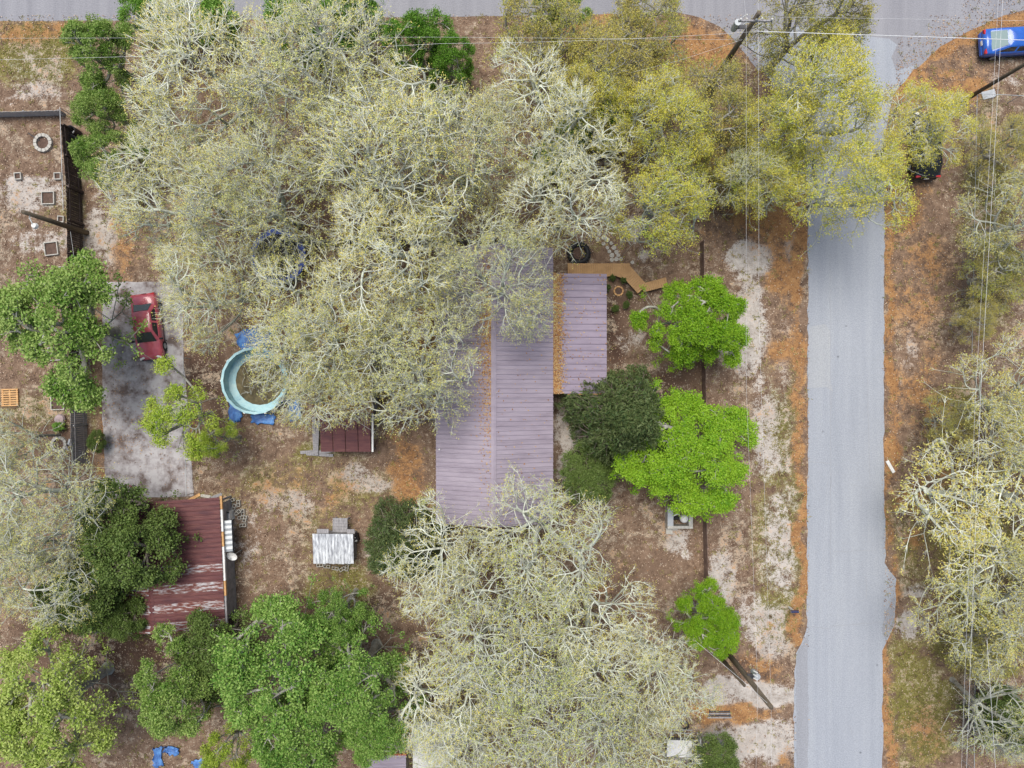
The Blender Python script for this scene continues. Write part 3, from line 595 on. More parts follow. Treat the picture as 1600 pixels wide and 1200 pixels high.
GROVE = 'bare oaks of the grove between pool and street'
GL = 'bare pale oak standing inside the crowded grove north of the round pool'
SOUTH = 'bare oaks south of the house'
SL = 'bare lichen grey oak in the thicket south of the house'
T = [
 # kind, variant, px, py, r, H, rot, name, label, category, group
 ('bare', 0, 320, 120, 120, 11, 20, 'bare pale oak in the grove corner next to the fence line trees', GROVE), ('bare', 1, 510, 130, 135, 12, 80, 'bare pale oak in front of the deep green trees by the cross street', GROVE), ('bare', 2, 270, 290, 105, 10.5, 140, 'bare pale oak over the orange strip north of the driveway', GROVE),
 ('bare', 3, 400, 300, 105, 12, 200, 'bare pale oak whose thick bent limb crosses the blue trampoline', None), ('bare', 4, 620, 230, 130, 12.5, 250, 'broad bare oak in the middle of the grove', GROVE), ('bare', 0, 730, 230, 90, 11, 310, 'bare pale oak between the grove middle and the grey green oak', GROVE),
 ('bare', 1, 600, 410, 110, 11.5, 10, 'bare pale oak over the hidden grey fence of the yard', GROVE), ('bare', 2, 330, 445, 85, 10.5, 60, 'bare pale oak reaching over the red sedan', None), ('bare', 3, 482, 515, 100, 11, 110, 'bare yellowish oak drooping over the turquoise pool', None),
 ('bare', 4, 640, 560, 105, 10.5, 160, 'bare yellowish oak brushing the western eave of the lilac roof', None), ('bare', 0, 770, 430, 95, 11, 210, 'bare pale oak hanging over the northern end of the lilac roof', None), ('bare', 2, 508, 592, 80, 9, 260, 'bare oak above the leaf covered shed roof', None),
 ('grey', 0, 850, 190, 105, 11, 30, 'grey green oak between the grove and the yellow oaks', None), ('grey', 1, 885, 310, 90, 11, 120, 'grey oak spreading over the black tyre planter', None), ('bare', 1, 180, 60, 0, 0, 0, '', None),
 ('olive', 0, 850, 60, 95, 8, 40, 'olive scrubby oak along the cross street beside the grove', None), ('olive', 1, 960, 100, 95, 8, 150, 'olive scrubby oak along the cross street beside the yellow oaks', None), ('olive', 0, 1110, 170, 90, 8.5, 220, 'olive brown oak around the foot of the pole with crossarm', None), 
 ('yellow', 0, 1040, 190, 85, 10, 20, 'yellow green oak west of the pole with crossarm', None), ('yellow', 1, 1040, 320, 85, 10, 80, 'yellow green oak above the wooden boardwalk', None),
 ('yellow', 0, 1285, 150, 105, 11, 140, 'broad yellow green oak arching over the street corner', None), ('yellow', 1, 1330, 285, 100, 10, 200, 'yellow green oak hanging low over the side street', None), ('yellow', 0, 1442, 196, 76, 8, 270, 'yellow oak over the parked black car', None),
 ('olive', 1, 1270, 25, 90, 10, 300, 'olive oak leaning over the cross street at the corner', None), ('grey', 2, 1180, 270, 60, 8, 0, 'sparse grey oak rising from the orange verge', None),
 ('bare', 0, 60, 790, 100, 10, 40, 'bare oak south of the lower fire ring', None), ('bare', 1, 40, 890, 95, 9.5, 100, 'bare oak beside the dark evergreen oak', None), ('bare', 2, 0, 690, 50, 8, 160, 'small bare oak south of the pallet', None),
 ('grey', 0, 690, 890, 95, 10, 10, 'bare grey oak at the southern gable of the house', None), ('grey', 1, 850, 850, 100, 10, 60, 'bare grey oak touching the southern end of the lilac roof', None), ('grey', 2, 790, 1000, 120, 11, 120, 'widest bare grey oak in the middle of the southern thicket', SOUTH), ('grey', 0, 940, 1000, 100, 10.5, 180, 'bare grey oak between the southern thicket and the small bright green oak', SOUTH),
 ('grey', 1, 705, 1105, 95, 9, 240, 'bare grey oak standing over the grey garden table', SOUTH), ('grey', 2, 890, 1120, 115, 11, 300, 'bare grey oak between the garden table and the trailer', SOUTH), ('grey', 0, 1030, 1070, 85, 9, 30, 'bare grey oak beside the twin utility poles', None), ('grey', 1, 755, 1190, 100, 10, 90, 'bare grey oak behind the pale flat roofed outbuilding', SOUTH), ('grey', 2, 1000, 1180, 80, 9, 150, 'bare grey oak over the white covered trailer', SOUTH),
 ('sparse', 0, 1595, 640, 125, 8, 20, 'bare pale oak across the side street beside the reddish litter', None), ('sparse', 1, 1588, 800, 182, 6.5, 70, 'bare spreading oak across the side street behind the white plank', None), ('sparse', 0, 1595, 960, 130, 8, 130, 'bare pale oak by the sandy road shoulder', None), 
 ('sparse', 1, 1610, 335, 95, 7.5, 190, 'bare oak under the paired wires opposite the black car', None), ('grey', 0, 1590, 1130, 75, 9, 250, 'bare grey oak beside the olive grass strip', None),
 ('bright', 0, 1092, 500, 88, 7.5, 10, 'bright green oak beside the white sand patch', None), ('bright', 1, 1068, 706, 112, 6.5, 70, 'large bright green oak over the pump house', None), ('bright', 0, 1107, 977, 58, 6, 130, 'small bright green oak at the twin utility poles', None), 
 ('cedar', 0, 970, 655, 80, 9.5, 0, 'dark green cedar between the porch and the bright oak', None), ('cedar', 0, 628, 850, 62, 7, 60, 'dark cedar beside the grey playhouse', None), ('dark', 0, 917, 745, 46, 4.0, 30, 'low dark bush under the cedar beside the house', None),
 ('mid', 0, 94, 508, 112, 8.5, 20, 'broad green tree over the dark fence and garden beds', None), ('lime', 0, 280, 652, 90, 6.5, 60, 'airy lime green tree over the stained driveway', None), ('lime', 0, 335, 690, 42, 6, 160, 'slim lime green tree between driveway and pool', None),
 ('dark', 0, 188, 848, 86, 7, 40, 'dark evergreen oak over the rusty red carport roof', None), ('dark', 0, 135, 930, 75, 6, 120, 'dark evergreen oak behind the carport', None), ('dark', 0, 335, 1025, 70, 6, 200, 'dark evergreen thicket tree south of the carport', None),
 ('mid', 1, 270, 1085, 80, 8.5, 100, 'green tree between the yellow green tree and the maples', None), ('maple', 0, 430, 1040, 100, 9.5, 20, 'green maple with red seeds, the broader of the pair', None), ('maple', 1, 555, 1070, 85, 9.5, 90, 'green maple with red seeds beside the grey oak thicket', None), ('maple', 0, 525, 965, 46, 8, 160, 'slim green maple south of the playhouse', None),
 ('lime', 1, 75, 1110, 110, 9, 30, 'yellow green tree in the corner beyond the evergreen oak', None), ('lime', 0, 350, 1170, 60, 7, 80, 'sparse yellow green tree over the blue tarp scraps', None), ('maple', 1, 590, 1140, 62, 8, 30, 'small green maple in front of the pale outbuilding', None), ('maple', 1, 470, 1150, 80, 9, 200, 'green maple at the foot of the red trimmed roof', None),
 ('dark', 0, 1120, 1196, 42, 3.5, 0, 'dark green bush beside the sandy driveway', None), 
 ('mid', 0, 155, 80, 58, 7, 0, 'green tree on the fence line nearest the cross street', None), ('mid', 1, 158, 165, 54, 6.5, 60, 'green tree on the fence line beside the black barrels', None), ('mid', 0, 165, 245, 52, 6, 130, 'green tree on the fence line, the end one towards the driveway', None), 
 ('deep', 0, 240, 15, 55, 5, 10, 'leafy shrub on the edge of the cross street', None), ('deep', 0, 470, 30, 68, 7, 60, 'bright green tree leaning into the cross street', None), ('deep', 0, 550, 15, 48, 6, 160, 'small bright green tree reaching into the cross street', None), ('deep', 0, 700, 95, 45, 5.5, 120, 'deep green tree beside the wires, the inner of two behind the grove', None), ('deep', 0, 650, 60, 55, 6.5, 220, 'bright green tree behind the grove by the cross street', None), ('shrub', 0, 330, 28, 35, 4, 200, 'low leafy shrub where grove meets cross street', None),
 ('mid', 1, 870, 20, 45, 5, 0, 'green tree under the wires beside the olive scrub oaks', None), ('shrub', 0, 905, 190, 34, 4, 30, 'green shrub showing through beside the grey green oak', None), ('shrub', 0, 860, 250, 30, 4.5, 80, 'green shrub beneath the grey oaks north of the planter', None), ('shrub', 0, 960, 190, 32, 5, 120, 'green shrub beside the yellow green oak', None),
 ('olive', 1, 1150, 250, 60, 6, 80, 'low olive oak on the orange verge', None), ('yellow', 1, 1190, 280, 70, 8, 40, 'thin yellow green oak over the orange verge', None), ('yellow', 0, 1215, 200, 75, 9, 100, 'yellow green oak right beside the street corner curve', None), ('olive', 0, 1010, 55, 80, 7, 10, 'olive oak at the bend of the cross street', None), ('yellow', 1, 935, 150, 70, 8, 310, 'yellow green oak among the olive scrub', None),
 ('olive', 1, 1570, 230, 55, 4.3, 10, 'low olive scrub east of the chain link fence, beside the grey board', None), ('olive', 0, 1565, 430, 60, 4.5, 70, 'low olive scrub under the paired wires', None), ('olive', 1, 1530, 500, 35, 4.3, 130, 'small olive scrub beside the sparse spreading oak', None), ('olive', 0, 1490, 660, 45, 4.3, 200, 'olive scrub between reddish litter and pale oak', None), ('olive', 1, 1540, 1010, 60, 4.5, 30, 'olive scrub south of the sandy shoulder', None), ('dark', 0, 1575, 1130, 50, 4.3, 30, 'dark scrub tree added to deepen the shade under the bare grey oak by the olive grass', None),  # last dark tree is added to stand in for shade under the oak
 ('dark', 0, 190, 965, 42, 4.5, 70, 'dark bush against the western corner of the carport', None), ('dark', 0, 148, 690, 16, 1.6, 0, 'low dark bush between the grey fence end and the driveway', None),
 ('dark', 0, 957, 433, 6, .7, 0, 'tiny dark plant in the bed inside the boardwalk bend', 'tiny plants in the boardwalk bed'),
 ('dark', 0, 975, 437, 6, .7, 40, 'tiny dark plant in the bed inside the boardwalk bend', 'tiny plants in the boardwalk bed'),
 ('dark', 0, 949, 449, 6, .7, 80, 'tiny dark plant in the bed inside the boardwalk bend', 'tiny plants in the boardwalk bed'),
 ('dark', 0, 962, 482, 6, .7, 120, 'tiny dark plant in the bed inside the boardwalk bend', 'tiny plants in the boardwalk bed'),
 ('dark', 0, 979, 476, 6, .7, 160, 'tiny dark plant in the bed inside the boardwalk bend', 'tiny plants in the boardwalk bed'),
 ('dark', 0, 984, 460, 6, .7, 200, 'tiny dark plant in the bed inside the boardwalk bend', 'tiny plants in the boardwalk bed'),
]
NAMES = dict(sparse='bare_oak', deep='green_tree', bare='bare_oak', grey='bare_oak', yellow='yellow_oak', olive='scrub_oak', bright='green_oak', mid='green_tree', maple='maple_tree', lime='lime_tree', dark='evergreen_oak', cedar='cedar_tree', shrub='leafy_shrub')
def plant(kind, var, px, py, r, H, rot, label, group, name=None, cat=None):
    p = PR[kind][var % len(PR[kind])]
    hm = H * 0.72 if kind != 'cedar' else H * 0.4
    loc = P(px, py, hm); Rw = (1.12 if kind in ('bare', 'grey') else 1.0) * r * K * (CAMH - hm) / CAMH
    bush = kind == 'shrub' or H < 4.2
    t = empty(name or ('leafy_shrub' if bush else NAMES[kind]), (loc.x, loc.y, 0), R_(rot), label, cat or ('shrub' if bush else 'tree'), group)
    s = Rw / p['R']; t.scale = (s * random.uniform(.95, 1.06), s * random.uniform(.95, 1.06), H / p['H'])
    a = link('trunk', p['trunk'], t); b_ = link('crown', p['crown'], t)
    return t
for row in T:
    if row[4] > 0: plant(*row)

# ------------------------------------------------------------------ house
def panel_mesh(name, length, width, mat, ribs=3, rib_h=0.035, rib_w=0.06, tilt=0.02):
    """ribbed metal sheet lying along +X (down the slope), width along Y"""
    prof = []
    for i in range(ribs):
        y = width * (i + 0.5) / ribs
        prof += [(y - rib_w, 0.0), (y - rib_w * 0.4, rib_h), (y + rib_w * 0.4, rib_h), (y + rib_w, 0.0)]
    prof = [(0.0, 0.0)] + prof + [(width, 0.0)]
    prof = [(y, z + tilt * y / width) for y, z in prof]
    mb = MB(); n = len(prof)
    vs = [(0, y, z) for y, z in prof] + [(length, y, z) for y, z in prof] + [(0, y, z - 0.012) for y, z in prof] + [(length, y, z - 0.012) for y, z in prof]
    fs = [(i, n + i, n + i + 1, i + 1) for i in range(n - 1)] + [(2 * n + i, 2 * n + i + 1, 3 * n + i + 1, 3 * n + i) for i in range(n - 1)]
    fs += [(i, i + 1, 2 * n + i + 1, 2 * n + i) for i in range(n - 1)] + [(n + i, 3 * n + i, 3 * n + i + 1, n + i + 1) for i in range(n - 1)]
    mb.add(vs, fs)
    me = bpy.data.meshes.new(name); me.from_pydata(mb.v, [], mb.f); me.materials.append(mat); me.update()
    return me

def slope_panels(parent, x_top, z_top, x_bot, z_bot, y0, y1, width, mats, ribs=3, name='roof_panel', rib_h=0.035):
    dx, dz = x_bot - x_top, z_bot - z_top; L = math.hypot(dx, dz)
    n = max(1, round((y1 - y0) / width)); wd = (y1 - y0) / n
    cache = {}
    for i in range(n):
        m = mats[i % len(mats)] if isinstance(mats, list) else mats
        if m.name not in cache: cache[m.name] = panel_mesh(name, L, wd - 0.006, m, ribs, rib_h)
        o = link(name, cache[m.name], parent)
        ux = Vector((dx / L, 0, dz / L)); uy = Vector((0, 1, 0)); 
        flip = dx < 0
        uz = ux.cross(uy if not flip else -uy)
        Mx = Matrix((ux, uy if not flip else -uy, uz)).transposed().to_4x4()
        y = y0 + i * wd if not flip else y0 + (i + 1) * wd - 0.003
        Mx.translation = Vector((x_top, y + 0.003 if not flip else y, z_top + 0.002 * (i % 2)))
        o.matrix_local = Mx
    return n

house = empty('house', (0, 0, 0), 0, 'long house with lilac brown ribbed metal gable roof and side porch', 'house')
HX0, HX1, HXR = -5.03, 2.72, -1.18
HY0, HY1 = -9.22, 9.0
slope_panels(house, HXR, 4.4, HX1, 2.9, HY0, HY1, 0.92, M['roof_lilac'], rib_h=0.04)
slope_panels(house, HXR, 4.4, HX0, 2.9, HY0, HY1, 0.92, M['roof_lilac'], rib_h=0.04)
rc = MB()
for s_ in (-1, 1):
    rc.add([(HXR, HY0 - .02, 4.47), (HXR, HY1 + .02, 4.47), (HXR + s_ * 0.17, HY1 + .02, 4.405), (HXR + s_ * 0.17, HY0 - .02, 4.405)], [(0, 1, 2, 3)])
rc.build('ridge_cap', M['roof_lilac'], house)
wm = MB()
iy0, iy1, ix0, ix1 = HY0 + 0.35, HY1 - 0.35, HX0 + 0.45, HX1 - 0.45
wm.box(((ix0 + ix1) / 2, (iy0 + iy1) / 2, 1.4), (ix1 - ix0, iy1 - iy0, 2.8))
for y in (iy0, iy1):
    wm.add([(ix0, y, 2.8), (ix1, y, 2.8), (HXR, y, 4.22)], [(0, 1, 2)])
wm.build('wall', M['siding'], house)
fm = MB()
fm.box((HX1 - 0.02, (HY0 + HY1) / 2, 2.78), (0.04, HY1 - HY0, 0.14)); fm.box((HX0 + 0.02, (HY0 + HY1) / 2, 2.78), (0.04, HY1 - HY0, 0.14))
fm.build('fascia', M['wood_grey'], house)
def window(parent, c, along, wd=1.1, ht=1.1, n=(1, 0)):
    fr = MB()
    if along == 'y':
        fr.box(c, (0.06, wd, ht)); wn = fr.build('window', M['white_paint'], parent)
        MB().box((c[0] + n[0] * 0.035, c[1], c[2]), (0.02, wd - 0.14, ht - 0.14)).build('pane', M['glass'], wn)
    else:
        fr.box(c, (wd, 0.06, ht)); wn = fr.build('window', M['white_paint'], parent)
        MB().box((c[0], c[1] + n[1] * 0.035, c[2]), (wd - 0.14, 0.02, ht - 0.14)).build('pane', M['glass'], wn)
for y in (-7, -3.5, 0, 3.5): window(house, (ix0 - 0.02, y, 1.6), 'y', n=(-1, 0))
for y in (-7, -3.2): window(house, (ix1 + 0.02, y, 1.6), 'y', n=(1, 0))
for x in (-3, 0.8): window(house, (x, iy0 - 0.02, 1.6), 'x', n=(0, -1))
dm = MB().box((ix1 + 0.02, 3.4, 1.05), (0.06, 0.95, 2.1)).build('door', M['white_paint'], house)
MB().tube([(ix1 + 0.06, 3.05, 1.0), (ix1 + 0.13, 3.05, 1.0)], 0.03).build('handle', M['dark_metal'], dm)
# porch
PX0, PX1, PY0, PY1 = 2.66, 6.33, -0.64, 7.36
slope_panels(house, PX0, 2.74, PX1, 2.45, PY0, PY1, 0.9, M['roof_porch'], ribs=2, name='porch_roof_panel', rib_h=0.05)
for y in (PY0 + .2, 2.2, 4.8, PY1 - .2):
    MB().box((PX1 - 0.25, y, 1.18), (0.1, 0.1, 2.36)).build('porch_post', M['white_paint'], house)
MB().box((PX1 - 0.06, (PY0 + PY1) / 2, 2.36), (0.05, PY1 - PY0 - .04, 0.14)).build('porch_beam', M['wood_grey'], house)
MB().box(((PX0 + PX1) / 2 + .3, PY0 - .03, 2.45), (2.2, 0.10, 0.10)).build('porch_rafter', M['wood_pallet'], house)
MB().box(((ix1 + PX1) / 2 - .1, (PY0 + PY1) / 2, 0.08), (PX1 - ix1 - .4, PY1 - PY0 - .6, 0.16)).build('porch_floor', M['concrete'], house)
# roof vent pipe near the eave
MB().tube([(HX0 + 0.25, -4.3, 2.9), (HX0 + 0.25, -4.3, 3.25)], 0.05).build('vent_pipe', M['white_paint'], house)

# leaf covered shed west of the house with red lean-to
shed = empty('shed', P(545, 590, 0), 0, 'low shed with orange leaf covered roof and dark red metal lean-to', 'shed')
o0 = P(545, 590, 0)
def rel(px, py, h): v_ = P(px, py, h); return v_ - o0
a_, b_ = rel(492, 500, 2.4), rel(583, 646, 2.4)
cx_, cy_, sx_, sy_ = (a_.x + b_.x) / 2, (a_.y + b_.y) / 2, b_.x - a_.x, a_.y - b_.y
MB().box((cx_, cy_, 2.35), (sx_, sy_, 0.1)).build('roof', pmat('brown_roofing', (0.20, 0.13, 0.09), (0.12, 0.08, 0.06), scale=1.2, rough=0.9), shed)
MB().box((cx_, cy_, 1.15), (sx_ - 0.3, sy_ - 0.3, 2.3)).build('wall', M['wood_grey'], shed)
lx0, lx1 = rel(500, 650, 2.1).x, rel(579, 650, 2.1).x
ly0, ly1 = rel(500, 706, 1.9).y, b_.y - 0.02
k_ = 4; wl = (lx1 - lx0) / k_
for i in range(k_):
    mb = MB(); x0, x1 = lx0 + i * wl, lx0 + (i + 1) * wl - 0.02
    mb.add([(x0, ly0, 1.85), (x1, ly0, 1.85), (x1, ly1, 2.2), (x0, ly1, 2.2), (x0, ly0, 1.82), (x1, ly0, 1.82), (x1, ly1, 2.17), (x0, ly1, 2.17)], [(0, 1, 2, 3), (7, 6, 5, 4), (0, 4, 5, 1), (1, 5, 6, 2), (2, 6, 7, 3), (3, 7, 4, 0)])
    mb.tube([(x1 - .03, ly0, 1.88), (x1 - .03, ly1, 2.23)], 0.025, 6)
    mb.build('lean_to_panel', M['roof_red'], shed)
MB().box((lx1 + 0.1, (ly0 + ly1) / 2, 1.9), (0.12, ly1 - ly0, 0.08)).build('trim_board', M['white_paint'], shed)
for x in (lx0 + .1, lx1 - .1): MB().box((x, ly0 + .1, .9), (.1, .1, 1.8)).build('post', M['wood_grey'], shed)
for i, (px, py, l, rz) in enumerate([(486, 706, 1.5, 3), (500, 710, 1.9, -4), (512, 705, 1.2, 8), (492, 680, 2.6, 92), (497, 684, 2.4, 88)]):
    o = MB().box((0, 0, 0), (l, 0.22, 0.05)).build('plank', M['wood_grey'], None, loc=P(px, py, 0) + Vector((0, 0, 0.03 + 0.051 * i)))
    o.rotation_euler.z = R_(rz)
    tag(o, 'weathered plank lying beside the red lean-to of the shed', 'plank', 'planks beside the shed')

# ------------------------------------------------------------------ carport
car_rz = R_(2.6)
c0 = P(285, 880, 0)
carport = empty('carport', c0, car_rz, 'rust red metal roofed carport with peeling white southern panels', 'carport')
def cl(px, py, h):
    d = P(px, py, h) - c0
    return Matrix.Rotation(-car_rz, 3, 'Z') @ d
rx = cl(234, 885, 3.0).x; ex = cl(347, 870, 2.4).x; wx = 2 * rx - ex
ys, yn = cl(300, 985, 2.7).y, cl(300, 780, 2.7).y
npan = 14
mats_e = [M['roof_red'] if (i % 2 or i > 6) else M['roof_white'] for i in range(npan)]
slope_panels(carport, rx, 3.0, ex, 2.4, ys, yn, (yn - ys) / npan, mats_e, ribs=2, rib_h=0.045)
slope_panels(carport, rx, 3.0, wx, 2.4, ys, yn, (yn - ys) / npan, mats_e, ribs=2, rib_h=0.045)
rc = MB()
for s_ in (-1, 1): rc.add([(rx, ys - .02, 3.08), (rx, yn + .02, 3.08), (rx + s_ * 0.16, yn + .02, 3.0), (rx + s_ * 0.16, ys - .02, 3.0)], [(0, 1, 2, 3)])
rc.build('ridge_cap', M['roof_red'], carport)
for x in (wx + .2, ex - .2):
    for y in np.linspace(ys + .3, yn - .3, 4):
        MB().box((x, y, 1.15), (0.12, 0.12, 2.3)).build('post', M['wood_grey'], carport)
yy = ys + .2
for ln, m in ((1.9, 'wood_grey'), (1.0, 'wood_pallet'), (2.3, 'white_paint'), (1.0, 'wood_pallet'), (1.5, 'white_paint'), (.9, 'wood_pallet')):
    MB().box((ex + .06, yy + ln / 2, 2.25), (0.14, ln - .02, 0.18)).build('fascia_board', M[m], carport); yy += ln
MB().box((ex - .15, (ys + yn) / 2, 1.1), (0.06, (yn - ys) - 1.0, 2.1)).build('side_wall', M['wood_grey'], carport)
# awning
aw = empty('awning', P(352, 838, 2.05) * 1.0 - Vector((0, 0, 2.05)), car_rz, 'pale corrugated metal awning fixed to the carport side', 'awning')
mb = MB(); n = 13
for i in range(n):
    y = -1.05 + 2.1 * i / (n - 1); z = 0.03 * (i % 2)
    mb.v += [(-0.42, y, 2.15 + z), (0.42, y, 1.95 + z)]
mb.f = [(2 * i, 2 * i + 1, 2 * i + 3, 2 * i + 2) for i in range(n - 1)]; mb.m = [0] * len(mb.f)
mb.build('corrugated_sheet', M['galv'], aw)
for y in (-1.0, 1.0): MB().tube([(-.4, y, 2.12), (0.38, y, 1.93), (-.38, y, 1.5)], 0.025, 6).build('bracket', M['wood_grey'], aw)

# satellite dish
ds = empty('satellite_dish', P(363, 868, 1.65) - Vector((0, 0, 1.65)), R_(-30), 'small white satellite dish on a short mast by the carport', 'satellite dish')
MB().tube([(0, 0, 0), (0, 0, 1.6)], 0.03).build('mast', M['galv'], ds)
d_ = MB().lathe([(0.02, 0.0), (0.15, 0.015), (0.27, 0.05), (0.36, 0.10), (0.37, 0.11), (0.27, 0.03), (0.02, -0.03)], n=20).build('dish', M['white_paint'], ds, True); d_.location = (0, 0, 1.65); d_.rotation_euler = (R_(25), R_(15), 0)
MB().tube([(0, -0.2, 1.6), (0.05, -0.35, 1.95)], 0.015, 6).build('feed_arm', M['dark_metal'], ds)

# cinder blocks
def block_mesh():
    mb = MB()
    mb.box((0, -0.085, 0), (0.4, 0.03, 0.2)).box((0, 0.085, 0), (0.4, 0.03, 0.2))
    for x in (-0.185, 0, 0.185): mb.box((x, 0, 0), (0.03, 0.139, 0.2))
    me = bpy.data.meshes.new('cinder_block'); me.from_pydata(mb.v, [], mb.f); me.materials.append(M['stone']); me.update(); return me
BLK = block_mesh()
def block(px, py, rz, z, label, group, s=1.15):
    o = link('cinder_block', BLK); o.location = P(px, py, 0) + Vector((0, 0, 0.1 * s + z)); o.rotation_euler.z = R_(rz); o.scale = (s, s, s)
    tag(o, label, 'cinder block', group)
for i, (px, py, rz, z) in enumerate([(374, 786, 95, 0), (375, 798, 5, 0), (381, 800, 92, 0), (378, 808, 10, 0), (384, 810, 80, 0), (381, 820, 5, 0), (363, 781, 20, 0), (367, 792, 70, 0), (375, 799, 40, .24)]):
    block(px, py, rz, z, 'pale cinder block in the heap beside the carport', 'cinder blocks by the carport')
for px, py, rz in ((501, 882, 5), (512, 884, -4), (525, 887, -8), (543, 886, 80), (536, 888, 30)):
    block(px, py, rz, 0, 'pale cinder block along the low side of the playhouse', 'cinder blocks by the playhouse')
# appliance and crate by carport
ap = empty('appliance', P(360, 803, 0), R_(4), 'white top loading washing machine standing by the carport', 'appliance')
MB().box((0, 0, .45), (.62, .66, .9)).build('cabinet', M['white_paint'], ap); MB().box((-.02, -.04, .915), (.5, .48, .03)).build('lid', M['galv'], ap); MB().box((0, .27, .98), (.6, .1, .14)).build('control_panel', M['dark_metal'], ap)
cr = empty('crate', P(351, 801, 0), R_(4), 'dark open crate standing between washing machine and carport', 'crate')
for d, s_ in (((0, .33, .3), (.6, .03, .6)), ((0, -.33, .3), (.6, .03, .6)), ((.29, 0, .3), (.03, .63, .6)), ((-.29, 0, .3), (.03, .63, .6)), ((0, 0, .03), (.55, .63, .04))): MB().box(d, s_).build('board', M['wood_dark'], cr)
for px, py, l, rz, m in ((304, 777, 0.95, 28, 'wood_pallet'), (322, 775, 0.7, -8, 'stone'), (338, 775, 0.9, 20, 'wood_grey'), (186, 780, 1.1, 12, 'wood_pallet')):
    o = MB().box((0, 0, 0), (l, 0.2, 0.05)).build('plank', M[m], None, loc=P(px, py, 0) + Vector((0, 0, 0.058))); o.rotation_euler.z = R_(rz)
    tag(o, 'short scrap board on the ground at the carport entrance', 'plank', 'boards at the carport entrance')
bk = empty('bicycle', P(201, 767, 0), R_(15), 'small bicycle lying on the southern end of the driveway', 'bicycle')
for x in (-.42, .42):
    wv = MB().lathe([(.27, 0), (.29, .02), (.31, 0), (.29, -.02)], (x, 0, .09), 18, closed=True).build('wheel', M['black'], bk)
MB().tube([(-.42, 0, .1), (-.1, .38, .13), (.28, .36, .13), (.42, 0, .1)], .018, 6).tube([(-.1, .38, .13), (0, .02, .12), (.28, .36, .13)], .018, 6).tube([(-.42, 0, .1), (0, .02, .12)], .018, 6).build('frame', M['red_trim'], bk)
MB().tube([(.28, .36, .13), (.32, .5, .13), (.22, .52, .2)], .014, 6).build('handlebar', M['galv'], bk)
MB().box((-.14, .46, .14), (.22, .07, .05), .2).build('saddle', M['black'], bk)

# ------------------------------------------------------------------ playhouse
ph0 = P(522, 860, 0)
ph = empty('playhouse', ph0, R_(-0.5), 'small weathered playhouse with peeling grey plank roof', 'playhouse')
ra_, rb_ = P(488, 834, 1.8) - ph0, P(553, 881, 1.55) - ph0
nb = 13; bw = (rb_.x - ra_.x) / nb
M['wood_peel'] = pmat('peeling_boards', (0.40, 0.42, 0.45), (0.22, 0.23, 0.26), scale=1.6, rough=0.8, c3=(0.66, 0.69, 0.72), stretch=(4, 1.0, 1), detail=8, pos=True, stops=(0.34, 0.48, 0.64))
for i in range(nb):
    x = ra_.x + (i + .5) * bw; zz = random.uniform(0, .02); e = random.uniform(-.04, .04)
    mb = MB(); h = bw / 2 - .008
    q = [(-h, rb_.y + e, 1.55 + zz), (h, rb_.y + e, 1.55 + zz), (h, ra_.y, 1.85 + zz), (-h, ra_.y, 1.85 + zz)]
    mb.add(q + [(a, b, c - .03) for a, b, c in q], [(0, 1, 2, 3), (7, 6, 5, 4), (0, 4, 5, 1), (1, 5, 6, 2), (2, 6, 7, 3), (3, 7, 4, 0)])
    o = mb.build('roof_board', M['wood_peel'], ph, loc=(x, 0, 0))
MB().box(((ra_.x + rb_.x) / 2, (ra_.y + rb_.y) / 2, .82), (rb_.x - ra_.x - .25, ra_.y - rb_.y - .25, 1.4)).build('wall', M['wood_grey'], ph)
for px, w_, z in ((504, .8, 1.7), (548, .5, 1.6)):
    p_ = P(px, 830, z) - ph0; MB().box((p_.x, p_.y, z), (w_, .3, .04)).build('eave_board', M['wood_grey'], ph)
p_ = P(531, 820, .9) - ph0
for i in range(5): MB().box((p_.x, p_.y - .42 + i * .2, .9 + (.012 if i % 2 else 0)), (1.02, .19, .05), mi=0).build('platform_board', M['wood_grey'], ph)
for sx in (-.45, .45):
    for sy in (-.35, .35): MB().box((p_.x + sx, p_.y + sy, .44), (.08, .08, .87)).build('platform_post', M['wood_grey'], ph)
tc_ = empty('toy_kitchen', P(558, 838, 0), R_(12), 'black and white toy kitchen at the playhouse corner', 'toy')
MB().box((0, 0, .3), (.34, .5, .6)).build('cabinet', M['black'], tc_)
MB().box((0, -.18, .62), (.2, .12, .05)).build('hob', M['white_paint'], tc_); MB().tube([(0, .1, .6), (0, .12, .85), (.1, .05, .88)], .03, 6).build('tap', M['white_paint'], tc_)

# ------------------------------------------------------------------ pump house
pu = empty('pump_house', P(1059, 806, 0), 0, 'open topped pale concrete pump box with white pressure tank', 'pump house')
W_, D_, Hh = 1.75, 1.5, 0.75
MB().box((0, -D_ / 2 + .09, Hh / 2), (W_, .18, Hh)).build('front_wall', M['stone'], pu); MB().box((0, D_ / 2 - .09, Hh / 2), (W_, .18, Hh)).build('back_wall', M['stone'], pu)
for s_ in (-1, 1): MB().box((s_ * (W_ / 2 - (.14 if s_ > 0 else .2)), 0, Hh / 2 - .003), (.28 if s_ > 0 else .4, D_ - .36, Hh)).build('side_wall', M['stone'] if s_ > 0 else M['galv'], pu)
MB().lathe([(0, .02), (.24, .03), (.28, .1), (.28, .62), (.25, .72), (.16, .78), (.05, .80), (0, .80)], (.3, -.1, 0), 20).build('pressure_tank', M['white_paint'], pu, True)
MB().tube([(-.45, -.1, .3), (.0, -.1, .3)], .12, 10).tube([(-.3, -.1, .3), (-.3, .0, .62), (-.1, .1, .6)], .04, 6).build('pump', M['black'], pu)
MB().tube([(-.5, .1, .65), (-.2, .25, .68), (-.05, .2, .66)], .05, 6).build('pipe', M['white_paint'], pu)
